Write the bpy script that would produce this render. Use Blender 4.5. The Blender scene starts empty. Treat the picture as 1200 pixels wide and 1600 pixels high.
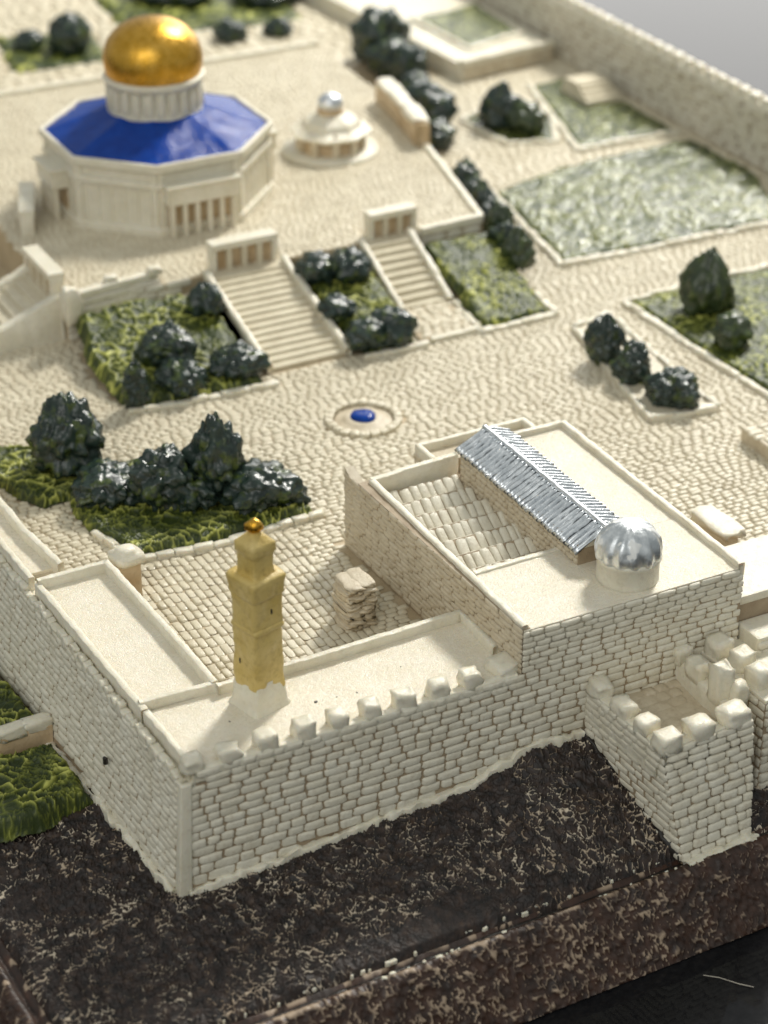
import bpy, bmesh, math, random
import numpy as np
from mathutils import Matrix, Vector

# ------------------------------------------------------------------ camera, light, exposure
scene = bpy.context.scene
COL = scene.collection
scene.unit_settings.system = 'METRIC'
scene.unit_settings.scale_length = 0.01            # one unit is a centimetre: a table-top model
PITCH, HEAD, FPX = math.radians(29.8), math.radians(27.6), 3490.0
FW = np.array([math.sin(HEAD)*math.cos(PITCH), math.cos(HEAD)*math.cos(PITCH), -math.sin(PITCH)])
RT = np.array([math.cos(HEAD), -math.sin(HEAD), 0.0])
UP = np.cross(RT, FW)
CAM = np.array([-6.96, -18.03, 15.86])
cd = bpy.data.cameras.new('camera'); cam = bpy.data.objects.new('camera', cd); COL.objects.link(cam)
cam.matrix_world = Matrix(((RT[0], UP[0], -FW[0], CAM[0]), (RT[1], UP[1], -FW[1], CAM[1]), (RT[2], UP[2], -FW[2], CAM[2]), (0, 0, 0, 1)))
cd.sensor_fit = 'VERTICAL'; cd.sensor_height = 36.0; cd.lens = FPX/1600*36
cd.clip_start = 0.5; cd.clip_end = 800
cd.dof.use_dof = True; cd.dof.focus_distance = 26.5; cd.dof.aperture_fstop = cd.lens*1e-3/0.245
scene.camera = cam

world = bpy.data.worlds.new('World'); scene.world = world; world.use_nodes = True
world.node_tree.nodes['Background'].inputs[0].default_value = (0.95, 1.0, 0.98, 1)
world.node_tree.nodes['Background'].inputs[1].default_value = 0.36

def area(name, direction, dist, sx, sy, power, col, target=(6, 6, 1)):
    l = bpy.data.lights.new(name, 'AREA'); l.shape = 'RECTANGLE'; l.size = sx; l.size_y = sy
    l.energy = power; l.color = col
    o = bpy.data.objects.new(name, l); COL.objects.link(o)
    d = Vector(direction).normalized(); o.location = Vector(target)+d*dist
    o.rotation_euler = d.to_track_quat('Z', 'Y').to_euler()
    return o
area('window_light', (0.80, 0.58, 0.93), 70, 11, 11, 45000, (1.0, 0.97, 0.90))
area('low_window_light', (0.66, 0.74, 0.30), 80, 50, 40, 14500, (1.0, 0.98, 0.95))
area('room_light', (-0.62, -0.55, 0.62), 90, 60, 45, 16500, (1.0, 0.99, 0.94))

vs = scene.view_settings
vs.view_transform = 'Standard'; vs.look = 'None'; vs.gamma = 1.0; vs.use_curve_mapping = False; vs.exposure = 0.27
scene.render.engine = 'CYCLES'

# ------------------------------------------------------------------ helpers
rng = np.random.default_rng(7)
random.seed(5)
WL = {}                                              # world location of every object by name

def tag(o, label=None, cat=None, group=None, kind=None):
    if label: o['label'] = label
    if cat: o['category'] = cat
    if group: o['group'] = group
    if kind: o['kind'] = kind
    return o

def thing(name, loc, label, cat, group=None):
    o = bpy.data.objects.new(name, None); o.empty_display_size = 0.2
    COL.objects.link(o); o.location = loc; WL[o.name] = Vector(loc)
    return tag(o, label, cat, group)

def put(name, mesh, mat=None, parent=None, world=(0, 0, 0)):
    """link a mesh whose coordinates are relative to `world`"""
    if mat is not None and len(mesh.materials) == 0: mesh.materials.append(mat)
    o = bpy.data.objects.new(name, mesh); COL.objects.link(o)
    wv = Vector(world); WL[o.name] = wv
    if parent is not None:
        o.parent = parent; o.location = wv-WL[parent.name]
    else:
        o.location = wv
    return o

def mesh_np(name, V, Fc, smooth=True, attr=None):
    """V (n,3); Fc (m,4) quads or (m,3) tris or list of tuples"""
    me = bpy.data.meshes.new(name)
    if isinstance(Fc, np.ndarray):
        k = Fc.shape[1]; m = Fc.shape[0]
        me.vertices.add(len(V)); me.vertices.foreach_set('co', np.asarray(V, np.float32).ravel())
        me.loops.add(m*k); me.loops.foreach_set('vertex_index', Fc.astype(np.int32).ravel())
        me.polygons.add(m); me.polygons.foreach_set('loop_start', np.arange(0, m*k, k, dtype=np.int32))
        me.polygons.foreach_set('loop_total', np.full(m, k, dtype=np.int32))
        me.update(calc_edges=True); me.validate()
    else:
        me.from_pydata([tuple(map(float, v)) for v in V], [], [tuple(int(i) for i in f) for f in Fc]); me.update()
    if smooth: me.polygons.foreach_set('use_smooth', np.ones(len(me.polygons), dtype=bool))
    if attr:
        for k_, a in attr.items():
            at = me.attributes.new(k_, 'FLOAT', 'POINT'); at.data.foreach_set('value', np.asarray(a, np.float32))
    return me

def h01(*ix):
    h = np.zeros_like(np.asarray(ix[0], dtype=np.int64))
    for k, i in enumerate(ix): h = h*np.int64(73856093)+np.asarray(i, dtype=np.int64)*np.int64([19349663, 83492791, 50331653, 12582917][k])
    h = (h ^ (h >> 13))*np.int64(1274126177); h = h ^ (h >> 16); h = h*np.int64(2246822519) & np.int64(0xffffffff); h = h ^ (h >> 15)
    return (h & 0xffffff)/float(0xffffff)

def vnoise(p, seed=0):
    """value noise -1..1 ; p (n,3)"""
    i = np.floor(p).astype(np.int64); f = p-i; u = f*f*f*(f*(f*6-15)+10)
    r = 0
    for dx in (0, 1):
        for dy in (0, 1):
            for dz in (0, 1):
                wgt = (u[:, 0] if dx else 1-u[:, 0])*(u[:, 1] if dy else 1-u[:, 1])*(u[:, 2] if dz else 1-u[:, 2])
                r = r+wgt*h01(i[:, 0]+dx+1000, i[:, 1]+dy+1000, i[:, 2]+dz+1000, np.full(len(p), seed+3))
    return r*2-1

def fbm(p, oct=3, seed=0):
    r = 0; a = 1.0; t = 0
    for k in range(oct):
        r = r+a*vnoise(p*2**k+17.3*k, seed+k); t += a; a *= 0.5
    return r/t

def worley(p, seed=0):
    """F1,F2 for 2D or 3D points"""
    n, D = p.shape; i = np.floor(p).astype(np.int64)
    f1 = np.full(n, 9.0); f2 = np.full(n, 9.0)
    import itertools
    for d in itertools.product((-1, 0, 1), repeat=D):
        c = i+np.array(d)
        ix = [c[:, k]+1000 for k in range(D)]
        if D == 2: ix.append(np.zeros(n, dtype=np.int64))
        q = np.stack([c[:, k]+h01(ix[0], ix[1], ix[2], np.full(n, seed+11*k+5)) for k in range(D)], 1)
        dd = np.sqrt(((q-p)**2).sum(1))
        m = dd < f1
        f2 = np.where(m, f1, np.minimum(f2, dd)); f1 = np.where(m, dd, f1)
    return f1, f2

def p3(x, y, z=0): return np.stack([x, y, np.zeros_like(x)+z], 1)

def pts_in_poly(x, y, poly):
    ins = np.zeros(len(x), dtype=bool); n = len(poly)
    for k in range(n):
        x0, y0 = poly[k]; x1, y1 = poly[(k+1) % n]
        c = ((y0 > y) != (y1 > y)) & (x < (x1-x0)*(y-y0)/((y1-y0) if y1 != y0 else 1e-9)+x0)
        ins ^= c
    return ins

def dist_poly(x, y, poly):
    d = np.full(len(x), 1e9); n = len(poly)
    for k in range(n):
        a = np.array(poly[k]); b = np.array(poly[(k+1) % n]); ab = b-a
        t = np.clip(((x-a[0])*ab[0]+(y-a[1])*ab[1])/(ab@ab), 0, 1)
        d = np.minimum(d, np.hypot(x-a[0]-t*ab[0], y-a[1]-t*ab[1]))
    return d

def proj(p):
    v = np.asarray(p, float)-CAM; d = v@FW
    return 600+FPX*(v@RT)/d, 800-FPX*(v@UP)/d, d

# ------------------------------------------------------------------ materials
def mat(name):
    m = bpy.data.materials.new(name); m.use_nodes = True
    nt = m.node_tree; b = nt.nodes['Principled BSDF']
    return m, nt, b
def nd(nt, t, **kw):
    n = nt.nodes.new(t)
    for k, v in kw.items(): setattr(n, k, v)
    return n
def noise(nt, scale, detail=3, rough=0.55):
    n = nd(nt, 'ShaderNodeTexNoise'); n.inputs['Scale'].default_value = scale
    n.inputs['Detail'].default_value = detail; n.inputs['Roughness'].default_value = rough
    g = nt.nodes.get('geo') or nd(nt, 'ShaderNodeNewGeometry', name='geo')
    nt.links.new(g.outputs['Position'], n.inputs['Vector'])
    return n
def ramp(nt, src, stops):
    r = nd(nt, 'ShaderNodeValToRGB'); e = r.color_ramp.elements
    while len(e) < len(stops): e.new(0.5)
    for k, (p, c) in enumerate(stops): e[k].position = p; e[k].color = (*c, 1)
    nt.links.new(src, r.inputs['Fac']); return r
def mix(nt, fac, a, b):
    m = nd(nt, 'ShaderNodeMix', data_type='RGBA')
    for s, i in ((fac, 0), (a, 6), (b, 7)):
        if hasattr(s, 'links'): nt.links.new(s, m.inputs[i])
        elif i == 0: m.inputs[0].default_value = s
        else: m.inputs[i].default_value = (*s, 1)
    return m.outputs[2]
def bump(nt, b, src, strength, dist):
    bp = nd(nt, 'ShaderNodeBump'); bp.inputs['Strength'].default_value = strength; bp.inputs['Distance'].default_value = dist
    nt.links.new(src, bp.inputs['Height']); nt.links.new(bp.outputs['Normal'], b.inputs['Normal'])

def resin(name, c0, c1, wash=(0.34, 0.26, 0.17), washamt=0.5, rough=0.42, bs=0.35, sss=0.0):
    m, nt, b = mat(name)
    n1 = noise(nt, 3.2, 4); n2 = noise(nt, 14, 4, 0.6); n3 = noise(nt, 60, 3)
    base = ramp(nt, n1.outputs['Fac'], [(0.3, c0), (0.7, c1)]).outputs['Color']
    w = ramp(nt, n2.outputs['Fac'], [(0.5, (0, 0, 0)), (0.78, (washamt,)*3)]).outputs['Color']
    nt.links.new(mix(nt, w, base, wash), b.inputs['Base Color'])
    rr = ramp(nt, n2.outputs['Fac'], [(0.3, (rough-0.1,)*3), (0.7, (rough+0.14,)*3)])
    nt.links.new(rr.outputs['Color'], b.inputs['Roughness'])
    b.inputs['Specular IOR Level'].default_value = 0.5
    if sss:
        b.inputs['Subsurface Weight'].default_value = sss; b.inputs['Subsurface Radius'].default_value = (1, 0.7, 0.4); b.inputs['Subsurface Scale'].default_value = 0.03
    ad = nd(nt, 'ShaderNodeMath', operation='ADD'); nt.links.new(n2.outputs['Fac'], ad.inputs[0]); nt.links.new(n3.outputs['Fac'], ad.inputs[1])
    bump(nt, b, ad.outputs[0], bs, 0.02)
    return m

CREAM = resin('cream_resin', (0.70, 0.65, 0.51), (0.78, 0.735, 0.61), washamt=0.26, rough=0.36, sss=0.30)
STONE = resin('cream_stone_resin', (0.66, 0.61, 0.48), (0.77, 0.73, 0.61), wash=(0.40, 0.31, 0.21), washamt=0.42, rough=0.34)
TANSTONE = resin('tan_stone_resin', (0.52, 0.44, 0.31), (0.64, 0.56, 0.42), wash=(0.36, 0.27, 0.17), washamt=0.5, rough=0.42)
PAVE = resin('paving_resin', (0.58, 0.515, 0.375), (0.71, 0.645, 0.49), wash=(0.46, 0.35, 0.22), washamt=0.40, rough=0.36)
JOINT = resin('brown_wash_joint', (0.30, 0.225, 0.145), (0.42, 0.33, 0.22), washamt=0.4, rough=0.6)
PJOINT = resin('tan_wash_joint', (0.40, 0.31, 0.185), (0.52, 0.42, 0.275), washamt=0.3, rough=0.55)
TANWASH = resin('orange_tan_wash', (0.46, 0.32, 0.17), (0.62, 0.49, 0.32), washamt=0.5, rough=0.5)
ROOF = resin('smooth_cream_roof', (0.74, 0.67, 0.52), (0.80, 0.74, 0.61), wash=(0.6, 0.48, 0.32), washamt=0.3, rough=0.29, bs=0.55, sss=0.25)
OCHRE = resin('ochre_paint', (0.55, 0.39, 0.10), (0.68, 0.52, 0.20), wash=(0.30, 0.19, 0.05), washamt=0.55, rough=0.4)

def metalpaint(name, c, c2, rough, chip=None, bs=0.3):
    m, nt, b = mat(name)
    n = noise(nt, 7, 4); n2 = noise(nt, 38, 3)
    colr = ramp(nt, n.outputs['Fac'], [(0.35, c), (0.65, c2)]).outputs['Color']
    b.inputs['Metallic'].default_value = 1.0
    if chip:
        n4 = noise(nt, 3.6, 2); f = ramp(nt, n4.outputs['Fac'], [(0.54, (0, 0, 0)), (0.56, (1, 1, 1))]).outputs['Color']
        colr = mix(nt, f, colr, chip)
        inv = nd(nt, 'ShaderNodeMath', operation='SUBTRACT'); inv.inputs[0].default_value = 1; nt.links.new(f, inv.inputs[1]); nt.links.new(inv.outputs[0], b.inputs['Metallic'])
    nt.links.new(colr, b.inputs['Base Color'])
    nt.links.new(ramp(nt, n2.outputs['Fac'], [(0.3, (rough-0.08,)*3), (0.7, (rough+0.12,)*3)]).outputs['Color'], b.inputs['Roughness'])
    bump(nt, b, n2.outputs['Fac'], bs, 0.02)
    return m
GOLD = metalpaint('gold_paint', (0.58, 0.31, 0.035), (0.74, 0.43, 0.08), 0.27)
SILVER = metalpaint('silver_paint', (0.62, 0.65, 0.68), (0.84, 0.86, 0.88), 0.38, bs=0.10)
SILVERCHIP = metalpaint('chipped_silver_paint', (0.55, 0.58, 0.60), (0.84, 0.86, 0.87), 0.36, chip=(0.82, 0.82, 0.80), bs=0.12)

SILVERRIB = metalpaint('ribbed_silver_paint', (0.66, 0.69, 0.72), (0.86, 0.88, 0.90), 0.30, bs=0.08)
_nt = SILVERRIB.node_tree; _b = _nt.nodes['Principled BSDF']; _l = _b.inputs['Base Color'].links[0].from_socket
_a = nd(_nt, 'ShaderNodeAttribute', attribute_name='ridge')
_nt.links.new(mix(_nt, ramp(_nt, _a.outputs['Fac'], [(0.05, (1, 1, 1)), (0.34, (0, 0, 0))]).outputs['Color'], _l, (0.10, 0.11, 0.12)), _b.inputs['Base Color'])  # grooves coloured dark: wash, plus painted-in contrast for the dark reflections between ribs
def gloss(name, c0, c1, rough, scale=6, bs=0.2, spec=0.5):
    m, nt, b = mat(name); n = noise(nt, scale, 3); n2 = noise(nt, 40, 3)
    nt.links.new(ramp(nt, n.outputs['Fac'], [(0.3, c0), (0.7, c1)]).outputs['Color'], b.inputs['Base Color'])
    b.inputs['Roughness'].default_value = rough; b.inputs['Specular IOR Level'].default_value = spec
    bump(nt, b, n2.outputs['Fac'], bs, 0.02); return m
BLUE = gloss('blue_paint', (0.003, 0.034, 0.23), (0.006, 0.052, 0.31), 0.22, spec=0.16)
BLACK = gloss('black_fleck', (0.015, 0.012, 0.01), (0.03, 0.025, 0.02), 0.4)
LINT = gloss('pale_lint', (0.5, 0.45, 0.38), (0.6, 0.55, 0.45), 0.7)

def treemat(name, lo, hi, mossy):
    m, nt, b = mat(name)
    n = noise(nt, 5, 3); n2 = noise(nt, 30, 3)
    a = nd(nt, 'ShaderNodeAttribute', attribute_name='ridge')
    c = ramp(nt, a.outputs['Fac'], [(0.25, lo), (0.9, hi)]).outputs['Color']
    f = ramp(nt, n.outputs['Fac'], [(0.54, (0, 0, 0)), (0.66, (mossy,)*3)]).outputs['Color']
    nt.links.new(mix(nt, f, c, (0.055, 0.080, 0.016)), b.inputs['Base Color'])
    b.inputs['Roughness'].default_value = 0.25; b.inputs['Specular IOR Level'].default_value = 0.5
    bump(nt, b, n2.outputs['Fac'], 0.35, 0.02); return m
TREE = treemat('dark_tree_glaze', (0.008, 0.017, 0.013), (0.028, 0.048, 0.038), 1.0)
TREE2 = treemat('green_tree_glaze', (0.014, 0.026, 0.012), (0.055, 0.075, 0.030), 1.0)

def turfmat(name, lo, mid, hi, rough=0.42, spec=0.35):
    m, nt, b = mat(name)
    n = noise(nt, 2.2, 3); n2 = noise(nt, 45, 3)
    a = nd(nt, 'ShaderNodeAttribute', attribute_name='ridge')
    c = ramp(nt, a.outputs['Fac'], [(0.05, lo), (0.38, mid), (0.80, hi)]).outputs['Color']
    f = ramp(nt, n.outputs['Fac'], [(0.50, (0, 0, 0)), (0.72, (0.6,)*3)]).outputs['Color']
    nt.links.new(mix(nt, f, c, (0.026, 0.042, 0.018)), b.inputs['Base Color'])
    b.inputs['Roughness'].default_value = rough; b.inputs['Specular IOR Level'].default_value = spec
    bump(nt, b, n2.outputs['Fac'], 0.4, 0.02); return m
TURF = turfmat('moss_green_glaze', (0.030, 0.044, 0.008), (0.130, 0.150, 0.020), (0.52, 0.53, 0.13))
TURF2 = turfmat('olive_lawn_glaze', (0.045, 0.060, 0.016), (0.13, 0.15, 0.040), (0.36, 0.36, 0.16), 0.26, 0.6)

m, nt, b = mat('dry_brushed_rock'); ROCK = m
a = nd(nt, 'ShaderNodeAttribute', attribute_name='ridge'); n = noise(nt, 1.6, 3); n2 = noise(nt, 9, 3)
base = ramp(nt, n2.outputs['Fac'], [(0.35, (0.012, 0.009, 0.008)), (0.58, (0.034, 0.021, 0.016)), (0.75, (0.070, 0.042, 0.026))]).outputs['Color']
rr = ramp(nt, a.outputs['Fac'], [(0.36, (0, 0, 0)), (0.68, (1, 1, 1))]).outputs['Color']
speck = ramp(nt, n.outputs['Fac'], [(0.35, (0.36, 0.26, 0.17)), (0.62, (0.70, 0.60, 0.46))]).outputs['Color']
nt.links.new(mix(nt, rr, base, speck), b.inputs['Base Color'])
b.inputs['Roughness'].default_value = 0.55
bump(nt, b, noise(nt, 50, 3).outputs['Fac'], 0.4, 0.02)
m, nt, b = mat('brown_plinth'); SKIRT = m
a = nd(nt, 'ShaderNodeAttribute', attribute_name='ridge'); n2 = noise(nt, 5, 3)
base = ramp(nt, n2.outputs['Fac'], [(0.35, (0.022, 0.011, 0.007)), (0.7, (0.060, 0.026, 0.014))]).outputs['Color']
rr = ramp(nt, a.outputs['Fac'], [(0.28, (0, 0, 0)), (0.75, (0.85, 0.85, 0.85))]).outputs['Color']
nt.links.new(mix(nt, rr, base, (0.44, 0.33, 0.23)), b.inputs['Base Color']); b.inputs['Roughness'].default_value = 0.5
m, nt, b = mat('black_table'); TABLE = m
n = noise(nt, 1.2, 4); n2 = noise(nt, 12, 4)
nt.links.new(ramp(nt, n2.outputs['Fac'], [(0.3, (0.007, 0.007, 0.008)), (0.7, (0.013, 0.013, 0.014))]).outputs['Color'], b.inputs['Base Color'])
b.inputs['Roughness'].default_value = 0.03; b.inputs['Specular IOR Level'].default_value = 0.17

# ------------------------------------------------------------------ mesh builders
def grid_faces(nu, nv):
    i = np.arange(nu-1)[:, None]*nv+np.arange(nv-1)[None, :]
    return np.stack([i, i+nv, i+nv+1, i+1], -1).reshape(-1, 4)

def pillow(seed, b=0.10):
    r = np.random.default_rng(seed)
    t = np.array([-0.5, -0.5+b*0.7, -0.5+b*2.3, 0.5-b*2.3, 0.5-b*0.7, 0.5])
    X, Y = np.meshgrid(t, t, indexing='ij'); Z = np.full((6, 6), -0.35)
    Z[1:5, 1:5] = 0.62; Z[2:4, 2:4] = 1.0
    tilt = r.uniform(-0.22, 0.22, 2); Z[1:5, 1:5] += (X*tilt[0]+Y*tilt[1])[1:5, 1:5]+r.uniform(-0.09, 0.09, (4, 4))
    R_ = np.abs(X*2)**4*np.abs(Y*2)**4; X *= 1-0.13*R_; Y *= 1-0.17*R_
    lx = r.uniform(-0.035, 0.035, (6,)); X += lx[None, :]+r.uniform(-0.012, 0.012, (6, 6)); Y += r.uniform(-0.03, 0.03, (6,))[:, None]
    return np.stack([X, Y, Z], -1).reshape(-1, 3)
PILV = [pillow(s_, 0.09+0.05*random.random()) for s_ in range(16)]
PILF = grid_faces(6, 6)
_pil = {}
def pil_mesh(k, m_):
    key = (k, m_.name)
    if key not in _pil:
        me = mesh_np('stone_shape', PILV[k], PILF); me.materials.append(m_); _pil[key] = me
    return _pil[key]

def lay(name, stones, parent, material, limit=300):
    """stones: (centre,u,v,n,w,h,d); the `limit` largest in view become objects, the rest one 'stuff' part"""
    if not stones: return
    C = np.array([s[0] for s in stones]); sz = np.array([s[4]*s[5] for s in stones])
    px, py, d = proj(C); inv = (px > -30) & (px < 1230) & (py > -30) & (py < 1630)
    nrm = np.array([s[3] for s in stones]); vw = (CAM-C); vw /= np.linalg.norm(vw, axis=1)[:, None]
    score = np.where(inv, sz/d**2*np.clip((nrm*vw).sum(1), 0.02, 1), -1)
    order = np.argsort(-score); big = set(int(i) for i in order[:limit] if score[i] > 0)
    VV = []; FF = []; off = 0; ploc = WL[parent.name]
    for i, (c, u, v, n, w, h, dd) in enumerate(stones):
        k = (i*7+int(c[0]*31)) % len(PILV)
        if i in big:
            o = bpy.data.objects.new(name, pil_mesh(k, material)); COL.objects.link(o); o.parent = parent
            M = Matrix(((u[0]*w, v[0]*h, n[0]*dd, c[0]-ploc.x), (u[1]*w, v[1]*h, n[1]*dd, c[1]-ploc.y), (u[2]*w, v[2]*h, n[2]*dd, c[2]-ploc.z), (0, 0, 0, 1)))
            o.matrix_basis = M
        else:
            A = np.stack([np.array(u)*w, np.array(v)*h, np.array(n)*dd])
            VV.append(PILV[k]@A+np.array(c)-np.array(ploc)); FF.append(PILF+off); off += 36
    if VV:
        me = mesh_np(name+'s', np.concatenate(VV), np.concatenate(FF)); o = put(name+'work', me, material, parent, ploc); tag(o, kind='stuff')

def face_stones(P00, P10, P01, P11, ch, ln, depth, keep=None, grow=1.0, gap=0.925, gapu=0.955, r=random):
    """rows of stones over a flat or slightly twisted quad. ch course height, ln stone length, grow: lower courses taller"""
    P00, P10, P01, P11 = (np.array(p, float) for p in (P00, P10, P01, P11))
    H = np.linalg.norm(P01-P00); L = max(np.linalg.norm(P10-P00), np.linalg.norm(P11-P01)); out = []
    hs = []; t = 0
    while t < H:
        f = 1+(grow-1)*(t/H); hh = ch*f*r.uniform(0.92, 1.09); hs.append(hh); t += hh
    sc = H/t; z = H
    def B(a, b_): return (P00*(1-a)+P10*a)*(1-b_)+(P01*(1-a)+P11*a)*b_
    for hh in hs:
        hh *= sc; zc = z-hh/2; z -= hh; bv = zc/H
        uu = -r.uniform(0, ln); f = hh/ch
        while uu < L:
            w = ln*r.uniform(0.6, 1.45)*(0.6+0.4*f); a0 = max(uu, 0); a1 = min(uu+w, L); uu += w
            if a1-a0 < ln*0.25: continue
            a = (a0+a1)/2/L; c = B(a, bv)
            u = B(min(a+0.01, 1), bv)-B(max(a-0.01, 0), bv); ul = np.linalg.norm(u)/(0.02 if 0.01 < a < 0.99 else (min(a+.01, 1)-max(a-.01, 0))); u /= np.linalg.norm(u)
            v = B(a, min(bv+0.01, 1))-B(a, max(bv-0.01, 0)); n = np.cross(u, v); n /= np.linalg.norm(n); v = np.cross(n, u)
            v2 = v+u*r.uniform(-0.03, 0.03); u2 = u+v*r.uniform(-0.035, 0.035)
            if keep is not None and not keep(c): continue
            out.append((c+v*r.uniform(-0.006, 0.006), u2, v2, n, (a1-a0)*ul/L*gapu, hh*gap, depth*r.uniform(0.7, 1.35)))
    return out

def floor_stones(x0, x1, y0, y1, z, ln, wd, depth, skip, along='x', gap=0.93):
    out = []
    a0, a1, b0, b1 = (x0, x1, y0, y1) if along == 'x' else (y0, y1, x0, x1)
    t = b0
    while t < b1:
        hh = wd*random.uniform(0.93, 1.08); uu = a0-random.uniform(0, ln)
        ph = random.uniform(0, 6)
        while uu < a1:
            w = ln*random.uniform(0.75, 1.3); ca = uu+w/2; uu += w
            cb = t+hh/2+0.012*math.sin(ca*1.3+t*0.5)
            x, y = (ca, cb) if along == 'x' else (cb, ca)
            if ca < a0 or ca > a1: continue
            if skip(x, y): continue
            j = random.uniform(-0.025, 0.025); tx = random.uniform(-0.045, 0.045); ty = random.uniform(-0.045, 0.045)
            u = np.array([1, j, tx]); v = np.array([-j, 1, ty])
            if along != 'x': u, v = np.array([j, 1, tx]), np.array([-1, j, ty])
            u = u/np.linalg.norm(u); n = np.cross(u, v); n /= np.linalg.norm(n); v = np.cross(n, u)
            out.append((np.array([x, y, z]), u, v, n, w*gap, hh*gap, depth*random.uniform(0.6, 1.5)))
        t += hh
    return out

def prism(name, poly, z0, z1, material, parent=None, bevel=0.012, smooth=False, loc=None, poly_top=None):
    loc = loc or (WL[parent.name] if parent is not None else (0, 0, 0)); loc = Vector(loc)
    bm = bmesh.new(); pt = poly_top or poly
    a_ = sum(poly[i][0]*poly[(i+1) % len(poly)][1]-poly[(i+1) % len(poly)][0]*poly[i][1] for i in range(len(poly)))
    if a_ < 0: poly = poly[::-1]; pt = pt[::-1]
    B0 = [bm.verts.new((x-loc.x, y-loc.y, z0-loc.z)) for x, y in poly]; B1 = [bm.verts.new((x-loc.x, y-loc.y, z1-loc.z)) for x, y in pt]
    bm.faces.new(B0[::-1]); bm.faces.new(B1)
    for i in range(len(poly)): bm.faces.new((B0[i], B0[(i+1) % len(poly)], B1[(i+1) % len(poly)], B1[i]))
    if bevel: bmesh.ops.bevel(bm, geom=bm.edges[:], offset=bevel, segments=2, profile=0.6, affect='EDGES')
    me = bpy.data.meshes.new(name); bm.to_mesh(me); bm.free()
    if smooth: me.polygons.foreach_set('use_smooth', np.ones(len(me.polygons), dtype=bool))
    return put(name, me, material, parent, loc)

def rect(x0, x1, y0, y1): return [(x0, y0), (x1, y0), (x1, y1), (x0, y1)]

def beam(name, path, width, z0, z1, material, parent, wob=0.010, step=0.05, seed=0, ztop=None):
    """a hand-cast rim or ledge swept along a path (x,y[,dz]); rounded uneven top"""
    P = [np.array((*p, 0.0)[:3] if len(p) == 2 else p, float) for p in path]; pts = []
    for a_, b_ in zip(P[:-1], P[1:]):
        n = max(2, int(np.linalg.norm(b_-a_)/step)); pts += [a_+(b_-a_)*k/n for k in range(n)]
    pts.append(P[-1]); pts = np.array(pts)
    t = np.gradient(pts[:, :2], axis=0); t /= np.linalg.norm(t, axis=1)[:, None]+1e-9; nn = np.stack([-t[:, 1], t[:, 0]], 1)
    w = width/2; h = z1-z0; b_ = min(w, h)*0.30
    prof = np.array([(-w, 0), (-w, h*0.5), (-w, h-b_), (-w+b_*0.4, h-b_*0.35), (-w+b_, h), (0, h+0.002), (w-b_, h), (w-b_*0.4, h-b_*0.35), (w, h-b_), (w, h*0.5), (w, 0)])
    k = len(prof); V = np.zeros((len(pts), k, 3))
    V[..., :2] = pts[:, None, :2]+nn[:, None, :]*prof[None, :, :1]; V[..., 2] = z0+pts[:, None, 2]+prof[None, :, 1]
    V = V.reshape(-1, 3)
    q = V*9.0; V = V+wob*np.stack([fbm(q, 2, seed+1), fbm(q, 2, seed+21), 0.8*fbm(q, 2, seed+41)], 1)
    F_ = grid_faces(len(pts), k).tolist()
    F_.append(list(range(k))[::-1]); F_.append([(len(pts)-1)*k+j for j in range(k)])
    F_ = [tuple(f[::-1]) for f in F_]
    loc = WL[parent.name]
    return put(name, mesh_np(name, V-np.array(loc), F_), material, parent, loc)

def lump_mesh(seed, sx=1, sy=1, sz=1, squareness=0.75, rough=0.10):
    bm = bmesh.new(); bmesh.ops.create_cube(bm, size=1.0); bmesh.ops.subdivide_edges(bm, edges=bm.edges[:], cuts=3, use_grid_fill=True)
    V = np.array([v.co[:] for v in bm.verts]); nrm = np.linalg.norm(V, axis=1)
    S = V/nrm[:, None]*0.62; V2 = V*squareness+S*(1-squareness)
    V2 = V2+rough*np.stack([vnoise(V*2.3+seed*9.1, k) for k in (1, 2, 3)], 1)*0.7
    V2 = V2*np.array([sx, sy, sz])
    for v, c in zip(bm.verts, V2): v.co = c
    me = bpy.data.meshes.new('lump'); bm.to_mesh(me); bm.free()
    me.polygons.foreach_set('use_smooth', np.ones(len(me.polygons), dtype=bool)); return me
_lumps = [lump_mesh(s, squareness=0.72+0.05*(s % 4), rough=0.20) for s in range(7)]
_lm = {}
def merlon(name, parent, x, y, z0, w, d, h, material, k=0, rot=0):
    key = (k % 7, material.name)
    if key not in _lm:
        me = _lumps[k % 7].copy(); me.materials.append(material); _lm[key] = me
    o = bpy.data.objects.new(name, _lm[key]); COL.objects.link(o); o.parent = parent
    o.location = Vector((x, y, z0+h/2-0.02))-WL[parent.name]; o.scale = (w, d, h+0.04); o.rotation_euler = (0, 0, rot)
    WL[o.name] = Vector((x, y, z0)); return o

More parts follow.
